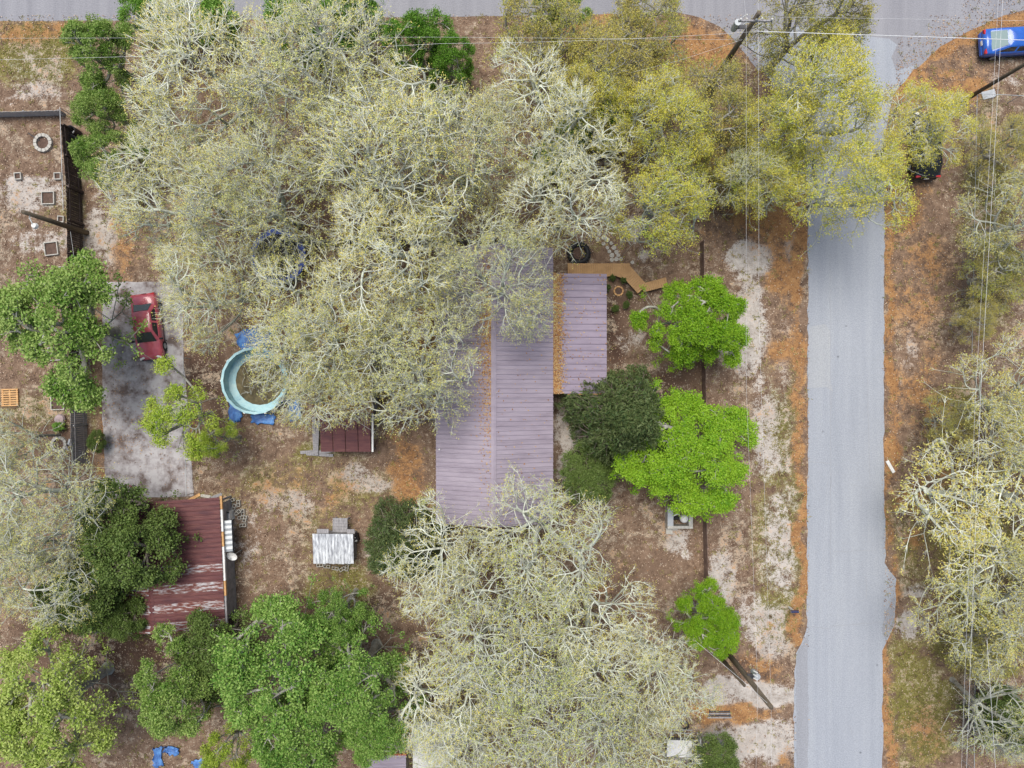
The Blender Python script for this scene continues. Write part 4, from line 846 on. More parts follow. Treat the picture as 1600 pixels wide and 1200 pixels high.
st_ = empty('doorstep', P(1045, 829, 0), 0, 'small pale block step against the pump box', 'step')
MB().box((0, 0, .09), (.45, .4, .18)).build('block', M['stone'], st_); MB().box((.4, .1, .05), (.4, .12, .1)).build('edging_block', M['stone'], st_)

# ------------------------------------------------------------------ pool, trampoline, tarps
pool = empty('pool', P(407, 595, 0), 0, 'round turquoise above ground pool, drained and full of leaf debris', 'pool')
PR_ = 2.25
MB().lathe([(PR_, 0.0), (PR_, 1.15), (PR_ - .05, 1.15), (PR_ - .08, 0.25), (PR_ - .55, 0.12), (PR_ - .55, 0.02)], n=20).build('liner', M['liner'], pool)
MB().lathe([(PR_ - .10, 1.14), (PR_ + .07, 1.14), (PR_ + .07, 1.19), (PR_ - .10, 1.19)], n=20, closed=True).build('rim', M['liner'], pool)
MB().lathe([(0.01, 0.16), (PR_ - .9, 0.18), (PR_ - .53, 0.10), (PR_ - .5, .02)], n=28).build('debris', pmat('wet_leaf_debris', (0.16, 0.13, 0.07), (0.06, 0.05, 0.03), scale=3, rough=0.9, bump=.6), pool)
for k in range(10):
    a = k * .6283; MB().box(((PR_ + .09) * math.cos(a), (PR_ + .09) * math.sin(a), .58), (.06, .14, 1.15), a).build('upright', M['white_paint'], pool)
br = MB()
for k in range(46):
    a = random.uniform(0, 6.28); r = random.uniform(0, 1.5); d = random.uniform(0, 6.28); l = random.uniform(.3, 1.1)
    p0 = Vector((r * math.cos(a), r * math.sin(a), random.uniform(.25, .5))); p1 = p0 + Vector((l * math.cos(d), l * math.sin(d), random.uniform(-.05, .4)))
    if p1.xy.length < 2.0: br.tube([p0, (p0 + p1) / 2 + Vector((random.uniform(-.1, .1), random.uniform(-.1, .1), .08)), p1], [.03, .02, .008], 5)
tag(br.build('fallen_branches', M['bark_trunk'], None, loc=P(407, 595, 0)), 'tangle of fallen pale twigs inside the turquoise pool', 'branches', None, 'stuff')

def tarp(px, py, w_, h_, rz, label, seed, z=0.05):
    rng = np.random.default_rng(seed); n = 9; mb = MB()
    zz = rng.uniform(0, .16, (n, n)); 
    for j in range(n):
        for i in range(n):
            e = rng.uniform(-.12, .12, 2) if i in (0, n - 1) or j in (0, n - 1) else (0, 0)
            mb.v.append(((i / (n - 1) - .5) * w_ + e[0], (j / (n - 1) - .5) * h_ + e[1], z + zz[j, i]))
    mb.f = [(j * n + i, j * n + i + 1, j * n + n + i + 1, j * n + n + i) for j in range(n - 1) for i in range(n - 1)]; mb.m = [0] * len(mb.f)
    o = mb.build('tarp', M['tarp'], None, True, P(px, py, 0)); o.rotation_euler.z = R_(rz)
    md = o.modifiers.new('thick', 'SOLIDIFY'); md.thickness = .01
    tag(o, label, 'tarp')
tarp(399, 530, 2.4, 1.5, 15, 'crumpled blue tarp on the northern side of the pool', 1); tarp(368, 640, .8, 1.7, 5, 'narrow blue tarp strip southwest of the pool', 2)
tarp(412, 654, 1.6, .8, -5, 'faded blue tarp south of the pool', 3); tarp(461, 640, .9, 1.5, 10, 'pale blue tarp southeast of the pool by the shed', 4)
tarp(248, 1182, .6, 1.4, 5, 'blue tarp scrap under the sparse yellow green tree', 5); tarp(268, 1172, 1.0, .5, -10, 'blue tarp scrap beside the upright one', 6); tarp(312, 1194, .9, .7, 20, 'small blue tarp scrap east of the other two', 7)

tp = empty('trampoline', P(440, 404, 0), 0, 'round trampoline with royal blue pad ring under the oaks', 'trampoline')
MB().lathe([(1.55, .86), (1.93, .84), (1.95, .80), (1.55, .80)], n=28, closed=True).build('pad', M['pad_blue'], tp)
MB().lathe([(0.01, .78), (1.0, .79), (1.56, .82)], n=28).build('mat', M['black'], tp)
for k in range(6):
    a = k * 1.047; MB().tube([(1.8 * math.cos(a), 1.8 * math.sin(a), .8), (1.8 * math.cos(a), 1.8 * math.sin(a), 0.0)], .03, 6).build('leg', M['galv'], tp)

# ------------------------------------------------------------------ boardwalk
bw_ = empty('boardwalk', P(960, 430, 0), 0, 'new orange wooden boardwalk bending around the planting bed', 'boardwalk')
bo = P(960, 430, 0)
DZ = 0.55
def strip(a, b, wd, z=DZ):
    """planks laid across a walkway from a to b (world), joined"""
    a, b = Vector(a), Vector(b); d = (b - a); L = d.length; d.normalize(); ang = math.atan2(d.y, d.x)
    mb = MB(); n = int(L / .145)
    for i in range(n):
        c = a + d * (i + .5) * (L / n); mb.box((c.x - bo.x, c.y - bo.y, z + random.uniform(-.004, .004)), (L / n - .012, wd + random.uniform(-.015, .015), .04), ang)
    o = mb.build('deck_boards', M['wood_new'], bw_); o['kind'] = 'stuff'
    n_ = Vector((-d.y, d.x, 0))
    for s_ in (-1, 1):
        e0, e1 = a + n_ * s_ * (wd / 2 - .05), b + n_ * s_ * (wd / 2 - .05); c = (e0 + e1) / 2
        MB().box((c.x - bo.x, c.y - bo.y, z - .1), (L, .05, .15), ang).build('joist', M['wood_new'], bw_)
        for e in (e0 + d * .1, e1 - d * .1): MB().box((e.x - bo.x, e.y - bo.y, (z - .18) / 2), (.09, .09, z - .18), ang).build('post', M['wood_new'], bw_)
strip(P(887, 420.5, DZ), P(984, 420.5, DZ), .80)
strip(P(976, 421, DZ + .045), P(1004, 452, DZ + .045), .88, DZ + .045)
strip(P(1004, 450, DZ - .045), P(1042, 440, DZ - .045), .62, DZ - .045)
pr = MB().prism([tuple((P(x, y, DZ) - bo).xy) for x, y in ((948, 429), (978, 429), (984, 440), (976, 436), (962, 431), (948, 432))], DZ - .03, DZ - .002).build('corner_board', M['wood_new'], bw_)

# tyre planter, stepping stones, edging, planter ring
ty = empty('tyre_planter', P(904, 397, 0), 0, 'black tractor tyre planter filled with soil beside the boardwalk', 'planter')
mb = MB(); prof = [(.62 + .2 * math.cos(t), .26 + .24 * math.sin(t)) for t in np.linspace(0, 6.283, 13)[:-1]]
mb.lathe(prof, n=28, closed=True)
mb.build('tyre', M['black'], ty, True)
lug = MB()
for k in range(22): a = k * .2856; lug.box((.8 * math.cos(a), .8 * math.sin(a), .3), (.10, .07, .34), a + .5)
lug.build('tread', M['black'], ty)
MB().lathe([(.01, .32), (.3, .33), (.5, .28)], n=16).build('soil', M['soil'], ty)
SM = MB()
pts_ = [(0.14 * (1 + .12 * math.sin(k * 2.3)) * math.cos(k * .698), 0.14 * (1 + .12 * math.sin(k * 2.3)) * math.sin(k * .698)) for k in range(9)]
SM.prism(pts_, 0, .05)
sm = bpy.data.meshes.new('stepping_stone'); sm.from_pydata(SM.v, [], SM.f); sm.materials.append(M['stone']); sm.update()
for i, (x, y) in enumerate([(936, 366), (943, 371), (949, 375), (955, 380), (959, 387), (963, 394), (966, 399), (970, 405), (934, 374), (943, 381), (949, 387), (952, 393), (956, 399), (956, 406), (963, 405), (988, 410), (906, 412), (915, 411)]):
    o = link('stepping_stone', sm); o.location = P(x, y, 0) + Vector((0, 0, .002)); o.rotation_euler.z = i * 1.3; s_ = random.uniform(.9, 1.25); o.scale = (s_, s_, 1)
    tag(o, 'round pale stepping stone on the garden path above the boardwalk', 'stepping stone', 'stepping stones by the boardwalk')
ed = MB().tube([P(x, y, 0) + Vector((0, 0, .05)) for x, y in ((954, 351), (962, 356), (971, 364), (979, 373), (985, 383))], .045, 6).build('garden_edging', M['stone'])
tag(ed, 'curved pale edging bar beside the stepping stones', 'edging')
pl = empty('planter_ring', P(966, 455, 0), 0, 'small round stone planter in the bed inside the boardwalk bend', 'planter')
for k in range(8):
    a = k * .785; MB().box((.3 * math.cos(a), .3 * math.sin(a), .09), (.10, .21, .18), a).build('block', M['wood_pallet'], pl)
MB().lathe([(.01, .12), (.26, .12)], n=12).build('soil', M['soil'], pl)

# ------------------------------------------------------------------ garden on the west side
def fire_ring(px, py, r, label):
    t = empty('fire_ring', P(px, py, 0), 0, label, 'fire ring'); n = 13
    for k in range(n):
        a = 2 * math.pi * k / n
        mb = MB(); i0, i1 = r * .68, r; dl = math.pi / n * .9
        mb.prism([(i0 * math.cos(a - dl), i0 * math.sin(a - dl)), (i1 * math.cos(a - dl), i1 * math.sin(a - dl)), (i1 * 1.03 * math.cos(a), i1 * 1.03 * math.sin(a)), (i1 * math.cos(a + dl), i1 * math.sin(a + dl)), (i0 * math.cos(a + dl), i0 * math.sin(a + dl))], 0, .22 + random.uniform(-.01, .01))
        mb.build('stone_block', M['stone'], t)
    MB().lathe([(.01, .05), (r * .68, .06)], n=16).build('ash', M['soil'], t)
    return t
fr1 = fire_ring(69, 224, .64, 'ring of pale stone blocks near the barrels with a poker leaning in')
MB().tube([(-.25, .15, .1), (-.9, .62, .35)], .035, 6).build('poker', M['dark_metal'], fr1)
fire_ring(94, 694, .56, 'smaller ring of pale stone blocks near the broken fence end')
def bed(px, py, s_, rz, label):
    t = empty('garden_bed', P(px, py, 0), R_(rz), label, 'garden bed'); s_ *= K
    for d in (-1, 1):
        MB().box((0, d * (s_ / 2 - .03), .1), (s_, .06, .2)).build('side_board', M['stone'], t)
        MB().box((d * (s_ / 2 - .03), 0, .098), (.06, s_ - .12, .2)).build('side_board', M['stone'], t)
    MB().box((0, 0, .05), (s_ - .13, s_ - .13, .09)).build('soil', M['soil'], t)
BS = 'small white framed square garden bed, one of the little ones'
BB = 'large white framed square garden bed'
for px, py, s_, rz, lb in ((30, 276, 11, 5, 'tiny white garden frame standing apart on the brown leaf litter'), (92, 276, 11, 2, 'tiny white garden frame close to the fence beside the upper fire ring'), (77, 310, 20, 1, BB + ' beyond the tip of the leaning pole view'), (97, 343, 10, -3, 'tiny white garden frame right beside the tall wooden pole'), (82, 389, 21, 7, BB + ' just south of the wooden pole'),
                       (99, 422, 10, 0, 'tiny white garden frame at the edge of the broad green tree'), (92, 462, 11, 4, 'tiny white garden frame under the broad green tree'), (88, 553, 21, 3, BB + ' under the broad green tree'), (92, 630, 21, 2, BB + ' south of the broad green tree, above the plant pot')):
    bed(px, py, s_, rz, lb.replace(' beyond the tip of the leaning pole view', ' north of the wooden pole'))
pa = empty('pallet', P(17, 621, 0), R_(2), 'orange wooden pallet lying on brown ground', 'pallet')
for y in (-.5, 0, .5): MB().box((y, 0, .06), (.09, 1.2, .10)).build('stringer', M['wood_pallet'], pa)
for k in range(8): MB().box((0, -.56 + .16 * k, .125), (1.2, .095, .022), random.uniform(-.01, .01)).build('slat', M['wood_pallet'], pa)
for i, (px, py, h) in enumerate(((122, 211, .95), (125, 226, .9), (127, 240, .92))):
    b_ = empty('barrel', P(px, py, 0), 0, ['open black barrel with white inside scrap at the fence end', 'black barrel, the middle of three along the fence', 'black barrel hidden deepest under the green trees'][i], 'barrel', 'black barrels along the fence')
    MB().lathe([(.30, 0), (.34, .1), (.35, h / 2), (.34, h - .06), (.36, h), (.31, h), (.30, .15), (.01, .12)], n=18).build('body', M['black'], b_, True)
    if i == 0: MB().box((.1, -.05, h - .3), (.16, .22, .03), .5).build('scrap', M['white_paint'], b_)
pt = empty('potted_plant', P(97, 662, 0), 0, 'round green plant beside a pinkish stone near the lower fire ring', 'plant')
MB().lathe([(.3, 0), (.38, .15), (.32, .3), (.01, .38)], (-.05, .32, 0), 10).build('rock', pmat('pink_rock', (.38, .30, .30), (.25, .2, .2), scale=3, rough=.9, bump=.4), pt)
pc = link('foliage', PR['shrub'][0]['crown'], pt); pc.scale = (.22, .22, .2); pc.location = (0, -.2, 0)
bk2 = empty('trash_heap', P(121, 700, 0), .3, 'jumble of pale scrap and pipes at the broken fence end', 'scrap')
for i in range(7): MB().box((random.uniform(-.4, .4), random.uniform(-.6, .6), .06 + .07 * i), (random.uniform(.2, .8), random.uniform(.08, .2), .06), random.uniform(0, 3)).build('scrap_board', M[['wood_grey', 'galv', 'wood_dark'][i % 3]], bk2)

# ------------------------------------------------------------------ fences
def fence(name, a, b, h, mat, label, bay=2.4, gap=.012, lean=0.0, pw=.14, post_mat=None, cat='fence'):
    a, b = P(*a), P(*b); d = b - a; L = d.length; d.normalize(); ang = math.atan2(d.y, d.x)
    t = empty(name, a, ang, label, cat)
    n = max(1, round(L / bay)); w_ = L / n
    for i in range(n + 1): MB().box((i * w_, .06, (h - .1) / 2), (.1, .1, h - .1)).build('post', post_mat or mat, t)
    for i in range(n):
        mb = MB(); k = int(w_ / pw)
        for j in range(k):
            hh = h + random.uniform(-.04, .03); mb.box((i * w_ + (j + .5) * w_ / k, -.02 + random.uniform(-.006, .006), hh / 2 + .02), (w_ / k - gap, .02, hh), 0, 0, lean)
        mb.build('picket_panel', mat, t)['kind'] = 'stuff'
        for z in (.35, h - .35): MB().box((i * w_ + w_ / 2, .012, z), (w_ - .11, .04, .09)).build('rail', mat, t)
    return t
fence('fence', (121, 208), (129, 300), 1.8, M['wood_dark'], 'dark wooden fence section behind the black barrels')
fence('fence', (129, 302), (134, 600), 1.8, M['wood_dark'], 'long dark wooden privacy fence along the garden beds and driveway')
fence('fence', (134, 604), (137, 722), 1.7, M['wood_grey'], 'weathered grey end of the fence beside the lower fire ring', lean=.06)
fence('fence', (-60, 184), (102, 180), 0.9, M['concrete'], 'low grey fence north of the upper fire ring', gap=.004, post_mat=M['wood_grey'])
fence('fence', (1094, 380), (1098, 660), 1.05, M['wood_brown'], 'brown wooden fence between the bright oaks and the white sand')
fence('fence', (1098, 790), (1101, 915), 1.05, M['wood_brown'], 'brown wooden fence running south from the pump house')
fence('fence', (450, 381), (820, 379), 1.5, M['wood_grey'], 'grey wooden fence hidden under the grove north of the house', gap=.02)
fence('fence', (588, 652), (684, 654), 1.5, M['wood_grey'], 'short grey wooden fence between shed and house', gap=.02)
# chain link rails
def rail_fence(a, b, h, label, n):
    a, b = P(*a), P(*b); t = empty('chain_link_fence', a, 0, label, 'fence'); d = b - a
    MB().tube([(0, 0, h), d + Vector((0, 0, h))], .022, 6).build('top_rail', M['galv'], t)
    for i in range(n + 1):
        q = d * i / n; MB().tube([(q.x, q.y, 0), (q.x, q.y, h + .03)], .028, 6).build('post', M['galv'], t)
    mb = MB(); L = d.length; k = int(L / .22); u = d.normalized()
    for i in range(k):
        for s_ in (-1, 1):
            p0 = u * (L * (i + .5) / k); e = u * (.5 * h) * s_
            q0, q1 = p0 - e, p0 + e
            if 0 < q0.dot(u) < L and 0 < q1.dot(u) < L: mb.tube([(q0.x, q0.y, .03), (q1.x, q1.y, h)], .003, 3, caps=False)
    mb.build('wire_mesh', M['wire_dark'], t)['kind'] = 'stuff'
rail_fence((112, 180), (117, 335), 1.3, 'chain link fence between the upper fire ring and the barrels', 4)
rail_fence((1508, 158), (1640, 164), 1.3, 'chain link fence beside the grey board near the blue car', 4)
rail_fence((1508, 160), (1500, 560), 1.3, 'chain link fence running south across the reddish leaf litter', 8)
rail_fence((1505, 1030), (1503, 1240), 1.3, 'chain link fence beside the olive grass strip', 4)
rail_fence((297, 560), (302, 770), 1.1, 'chain link fence along the driveway edge', 4)

# ------------------------------------------------------------------ cars
def car(name, loc, rz, paint, label, L=4.7, W=1.78, H=1.42, kind='sedan', glass=None, rear_glass=None):
    t = empty(name, loc, rz, label, 'car'); g = M['glass'] if glass is None else glass
    hw = W / 2; S = L / 4.7
    belt = .93 if kind == 'sedan' else 1.0
    if kind == 'sedan': st = [(-2.35, .80, .62, .42), (-2.31, .90, .86, .30), (-2.1, .965, .96, .25), (-1.6, .99, .985, .22), (-1.0, 1.0, belt + .04, .2), (0, 1.0, belt + .02, .2), (.8, 1.0, belt + .02, .2), (1.05, .995, belt, .2), (1.6, .98, .87, .2), (2.05, .93, .78, .22), (2.27, .82, .68, .28), (2.35, .70, .55, .40)]
    else: st = [(-2.35, .82, .75, .42), (-2.32, .92, .98, .32), (-2.1, .975, 1.04, .28), (-1.6, .99, 1.05, .24), (-1.0, 1.0, belt + .04, .22), (0, 1.0, belt + .02, .22), (.8, 1.0, belt + .02, .22), (1.05, .995, belt + .01, .22), (1.6, .98, .95, .22), (2.05, .93, .87, .24), (2.27, .82, .76, .30), (2.35, .70, .6, .42)]
    mb = MB(); m = 11
    for x, wf, zt, zb in st:
        w_ = hw * wf; zm = zb + (zt - zb) * .5
        half = [(w_ * .80, zb), (w_ * .97, zb + .08), (w_, zm), (w_ * .985, zt - .10), (w_ * .90, zt - .02)]
        ring = [(-y, z) for y, z in half] + [(0, zt + .025)] + [(y, z) for y, z in half[::-1]]
        mb.v += [(x * S, y, z) for y, z in ring]
    for i in range(len(st) - 1):
        for j in range(m - 1): mb.f.append((i * m + j, i * m + j + 1, (i + 1) * m + j + 1, (i + 1) * m + j))
    mb.f.append(tuple(range(m))[::-1]); mb.f.append(tuple(range((len(st) - 1) * m, len(st) * m)))
    for i in range(len(st) - 1): mb.f.append((i * m, (i + 1) * m, (i + 1) * m + m - 1, i * m + m - 1))
    mb.m = [0] * len(mb.f); mb.build('body', paint, t, True)
    # cabin
    if kind == 'sedan': xbr, xtr, xtf, xbf = -1.62, -.98, .38, 1.10
    elif kind == 'lift': xbr, xtr, xtf, xbf = -1.98, -.85, .30, 1.15
    else: xbr, xtr, xtf, xbf = -2.12, -1.65, .35, 1.10
    xbr, xtr, xtf, xbf = [x * S for x in (xbr, xtr, xtf, xbf)]
    wb, wt, zb, zt = hw * .90, hw * .70, belt - .01, H
    def ring(x0, x1, y, z, r=.1):
        return [(x1 - r, -y, z), (x1, -y + r, z), (x1 + .02, 0, z + (.015 if z > 1.2 else 0)), (x1, y - r, z), (x1 - r, y, z), (x0 + r, y, z), (x0, y - r, z), (x0 - .02, 0, z + (.015 if z > 1.2 else 0)), (x0, -y + r, z), (x0 + r, -y, z)]
    mb = MB(); lv = [(xbr, xbf, wb, zb), (xtr - .04, xtf + .05, wt + .02, zt - .07), (xtr + .05, xtf - .04, wt - .06, zt - .01)]
    for q in lv: mb.v += ring(*q)
    n = 10
    for i in range(2):
        for j in range(n): mb.f.append((i * n + j, i * n + (j + 1) % n, i * n + n + (j + 1) % n, i * n + n + j))
    c = len(mb.v); mb.v.append(((xtr + xtf) / 2, 0, zt + .02))
    for j in range(n): mb.f.append((2 * n + j, 2 * n + (j + 1) % n, c))
    mb.m = [0] * len(mb.f); cb = mb.build('roof', paint, t, True)
    def pane(name_, q, inset, gl, off):
        q = [Vector(p) for p in q]; c_ = sum(q, Vector()) / 4; nn = (q[1] - q[0]).cross(q[3] - q[0]).normalized()
        if nn.dot(c_ - Vector((0, 0, .9))) < 0: nn = -nn
        qi = [c_ + (p - c_) * inset + nn * off for p in q]; qo = [p - nn * .03 for p in qi]
        mb = MB(); mb.add(qi + qo, [(0, 1, 2, 3), (0, 4, 5, 1), (1, 5, 6, 2), (2, 6, 7, 3), (3, 7, 4, 0)]); mb.build(name_, gl, t)
    zt2 = zt - .08
    pane('windscreen', [(xbf, -wb + .1, zb), (xbf, wb - .1, zb), (xtf + .05, wt - .06, zt2), (xtf + .05, -wt + .06, zt2)], .93, g, .05)
    pane('rear_window', [(xbr, -wb + .1, zb), (xbr, wb - .1, zb), (xtr - .04, wt - .06, zt2), (xtr - .04, -wt + .06, zt2)], .88, rear_glass or g, .045)
    for s_ in (-1, 1):
        xm = (xtf + xtr) / 2 + .05
        pane('side_window', [(xbf - .18, s_ * wb, zb), (xm + .04, s_ * wb, zb), (xm + .04, s_ * (wt + .02), zt2), (xtf - .02, s_ * (wt + .02), zt2)], .93, g, .012)
        pane('side_window', [(xm - .04, s_ * wb, zb), (xbr + .22, s_ * wb, zb), (xtr + .06, s_ * (wt + .02), zt2), (xm - .04, s_ * (wt + .02), zt2)], .93, g, .012)
        MB().box((xbf - .12, s_ * (hw + .09), belt + .02), (.12, .2, .13)).build('mirror', M['black'] if paint is not M['blue_paint'] else paint, t)
        MB().box((2.22 * S, s_ * hw * .66, .68 if kind == 'sedan' else .76), (.14, .34, .13), s_ * -.35).build('headlight', M['lamp_white'], t)
        MB().box((-2.28 * S, s_ * hw * .74, .80 if kind == 'sedan' else .92), (.14, .32, .14), s_ * .2).build('tail_light', M['lamp_red'], t)
        for x in (-1.40, 1.45):
            wh = MB().tube([(x * S, s_ * (hw - .2), .32), (x * S, s_ * (hw + .005), .32)], .32, 18).build('wheel', M['black'], t)
            MB().tube([(x * S, s_ * (hw - .02), .32), (x * S, s_ * (hw + .012), .32)], .2, 12).build('rim', M['galv'], wh)
    MB().box((2.33 * S, 0, .45), (.12, W * .82, .18)).build('bumper', paint if kind != 'sedan' else M['dark_metal'], t)
    MB().box((-2.33 * S, 0, .5), (.14, W * .84, .2)).build('bumper', paint, t)
    MB().box((-2.41 * S, 0, .72), (.03, .32, .15)).build('number_plate', M['white_paint'], t)
    return t
car('sedan', P(238, 512, 0), R_(-83), M['red_paint'], 'faded red sedan parked on the stained driveway', L=4.55, H=1.42)
car('hatchback', P(1574, 72, 0), R_(4), M['blue_paint'], 'bright blue car parked on orange leaves at the corner', L=4.5, W=1.82, H=1.48, kind='lift', rear_glass=M['glass_pale'])
car('hatchback', P(1437, 232, 0), R_(91), M['black_paint'], 'black car parked half hidden under the yellow oak', L=4.6, W=1.85, H=1.62, kind='hatch')

# ------------------------------------------------------------------ poles and wires
def pole(px, py, h, top, r, label, crossarm=None, gear=None):
    b = P(px, py, 0); tp_ = P(top[0], top[1], h) - b
    t = empty('utility_pole', b, 0, label, 'utility pole')
    MB().tube([(0, 0, -.1), (tp_.x * .5, tp_.y * .5, h * .5), (tp_.x, tp_.y, h)], [r, r * .85, r * .68], 12).build('shaft', M['pole_wood'], t, True)
    def at(z): return Vector((tp_.x * z / h, tp_.y * z / h, z))
    if crossarm:
        for z, l, ang in crossarm:
            c = at(z); MB().box((c.x, c.y - .14 if ang == 0 else c.y, z), (l, .1, .12), R_(ang)).build('crossarm', M['wood_grey'], t)
            for s_ in (-.46, 0, .46):
                e = Vector((math.cos(R_(ang)), math.sin(R_(ang)), 0)) * l * s_
                MB().lathe([(.01, .2), (.05, .18), (.06, .1), (.03, .06), (.03, 0)], (c.x + e.x, c.y + e.y - (.14 if ang == 0 else 0), z + .06), 8).build('insulator', M['white_paint'], t)
    for k_, z, dx, dy in (gear or []):
        c = at(z)
        if k_ == 'transformer':
            MB().tube([(c.x + dx, c.y + dy, z - .4), (c.x + dx, c.y + dy, z + .4)], .19, 14).build('transformer', M['galv'], t)
            MB().box((c.x + dx * .5, c.y + dy * .5, z), (abs(dx) + .08, abs(dy) + .08, .06)).build('bracket', M['dark_metal'], t)
        if k_ == 'lamp':
            MB().tube([(c.x, c.y, z), (c.x + dx * .4, c.y + dy * .4, z + .25), (c.x + dx, c.y + dy, z + .2)], .035, 6).build('lamp_arm', M['galv'], t)
            MB().lathe([(.01, .22), (.14, .2), (.2, .02), (.17, -.06), (.01, -.08)], (c.x + dx, c.y + dy, z), 12).build('lamp_head', M['white_paint'], t)
        if k_ == 'cutout':
            for i in range(3): MB().tube([(c.x + dx, c.y + dy + i * .22, z - .1), (c.x + dx + .12, c.y + dy + i * .22, z + .18)], .04, 6).build('fuse_cutout', M['white_paint'], t)
    return t
pole(136, 364, 6.3, (36, 331), .19, 'brown wooden pole with white lamp beside the dark fence', gear=[('lamp', 5.7, .35, -.75)])
pole(1104, 143, 10.6, (1186, 20), .19, 'tall utility pole with crossarm and transformer near the street corner', crossarm=[(10.0, 1.9, 0)], gear=[('transformer', 8.9, -.75, .15), ('cutout', 9.4, .45, -.2), ('cutout', 9.6, -.5, -.1)])
pole(1124, 1004, 10.2, (1205, 1105), .20, 'taller of the twin utility poles beside the sandy driveway', gear=[('transformer', 6.2, .45, .25), ('cutout', 6.9, .15, .25)])
pole(1120, 1020, 5.4, (1163, 1071), .15, 'shorter of the twin utility poles beside the sandy driveway')
pole(1506, 157, 9.5, (1666, 62), .14, 'slender wooden pole rising past the blue car')

def wire(pts, r, mat, label, sag=.0, grp=None):
    ps = []
    pts = [P(*p) for p in pts]
    for a, b in zip(pts, pts[1:]):
        for i in range(12):
            t = i / 12; q = a.lerp(b, t); q.z -= sag * 4 * t * (1 - t); ps.append(q)
    ps.append(pts[-1])
    o = MB().tube(ps, r, 5).build('power_line', mat, None, True)
    tag(o, label, 'wire', grp)
WG = 'wires along the side street'
wire([(1184, 49, 9.6), (1700, 66, 9.6)], 0.0203, M['wire'], 'thick bright cable crossing over the side street from the crossarm pole')
wire([(1186, 26, 10.2), (1700, 34, 10.2)], 0.0050, M['wire'], 'thin wire from the crossarm pole over the corner')
wire([(1186, 49, 9.6), (690, 68, 9.4), (-100, 95, 9.4)], 0.0059, M['wire'], 'thin wire from the crossarm pole over the grove, upper strand', .3)
wire([(1160, 62, 9.0), (690, 58, 8.8), (-100, 60, 8.8)], 0.0050, M['wire'], 'thin wire from the crossarm pole along the cross street')
wire([(1160, 62, 9.0), (1060, 95, 8.0), (880, 140, 6)], 0.0050, M['wire'], 'service wire from the crossarm pole down into the yellow oak')
wire([(1157, -60, 10.2), (1166, 30, 10.2), (1166, 600, 9.0), (1184, 1076, 9.2), (1180, 1260, 9.2)], 0.0042, M['wire'], 'thin wire linking the crossarm pole to the twin poles', .0)
wire([(1184, -60, 10.2), (1185, 30, 10.2), (1186, 500, 9.2), (1205, 1100, 10.0), (1206, 1300, 10)], 0.0042, M['wire'], 'thin upper wire linking crossarm pole and twin poles', .0)
wire([(1205, 1104, 10.1), (1163, 1066, 8.5), (1085, 1000, 6.5)], 0.0076, M['wire'], 'pale service cable from the taller twin pole into the oaks')
wire([(1207, 1106, 10.1), (1300, 1202, 10), (1420, 1330, 10)], 0.0050, M['wire_dark'], 'dark guy wire from the taller twin pole across the side street')
wire([(1569, -40, 9.2), (1556, 200, 8.9), (1532, 620, 8.8), (1508, 1260, 9)], 0.0076, M['wire'], 'eastern of the paired wires beyond the side street', .0)
wire([(1562, -40, 9.2), (1549, 200, 8.9), (1524, 620, 8.8), (1500, 1260, 9)], 0.0050, M['wire'], 'western of the paired wires beyond the side street', .0)
wire([(1542, 1000, 8), (1549, 1100, 8), (1558, 1240, 8)], 0.0092, M['wire'], 'bright wire beside the olive grass strip')
wire([(110, 362, 4.9), (121, 440, 4.8), (150, 640, 4.2)], 0.0067, M['wire'], 'pale wire running south from the pole with lamp')

# ------------------------------------------------------------------ small street things
mbx = empty('mailbox', P(1232, 948, 0), R_(0), 'dark blue mailbox on a post at the verge', 'mailbox')
MB().box((0, 0, .5), (.09, .09, 1.0)).build('post', M['white_paint'], mbx)
mb = MB(); prof = [(-.09, 0), (-.09, .12), (-.06, .19), (0, .22), (.06, .19), (.09, .12), (.09, 0)]
vs = [(-.26, y, 1.0 + z) for y, z in prof] + [(.26, y, 1.0 + z) for y, z in prof]
mb.add(vs, [(i, i + 1, 8 + i, 7 + i) for i in range(6)] + [tuple(range(6, -1, -1)), tuple(range(7, 14)), (0, 7, 13, 6)]); mb.build('box', paintmat('navy_paint', (.02, .025, .08)), mbx)
MB().box((.05, -.11, 1.2), (.04, .02, .18)).build('flag', M['lamp_red'], mbx)
o = MB().box((0, 0, .05), (.22, .95, .10)).build('white_plank', M['white_paint'], None, loc=P(1390.5, 729, 0)); o.rotation_euler.z = R_(30); tag(o, 'white painted plank lying at the road edge', 'plank')
o = MB().box((0, 0, .06), (.95, .55, .04)).build('grey_board', M['galv'], None, loc=P(1544, 148, 0)); o.rotation_euler.z = R_(14); tag(o, 'pale grey board lying by the chain link fence', 'board')

# ------------------------------------------------------------------ southern neighbours
s0 = P(680, 1170, 0)
ns = empty('neighbour_shed', s0, 0, 'pale flat roofed outbuilding below the grey oak thicket', 'shed')
a_, b_ = P(645, 1128, 2.5) - s0, P(714, 1270, 2.5) - s0
mid_ = (a_.x + b_.x) / 2
MB().box(((a_.x + mid_) / 2, (a_.y + b_.y) / 2, 2.44), (mid_ - a_.x - .01, a_.y - b_.y, .12)).build('roof_panel', M['pale_roof'], ns)
MB().box(((b_.x + mid_) / 2, (a_.y + b_.y) / 2, 2.452), (b_.x - mid_, a_.y - b_.y - .04, .12)).build('roof_panel', M['pale_roof'], ns)
MB().box((mid_, (a_.y + b_.y) / 2, 1.18), (b_.x - a_.x - .3, a_.y - b_.y - .3, 2.36)).build('wall', M['siding'], ns)
s1 = P(600, 1200, 0)
rs_ = empty('red_trim_shed', s1, 0, 'lilac metal roof with red edge beside the pale outbuilding', 'shed')
a_, b_ = P(572, 1180, 2.4) - s1, P(634, 1275, 2.4) - s1
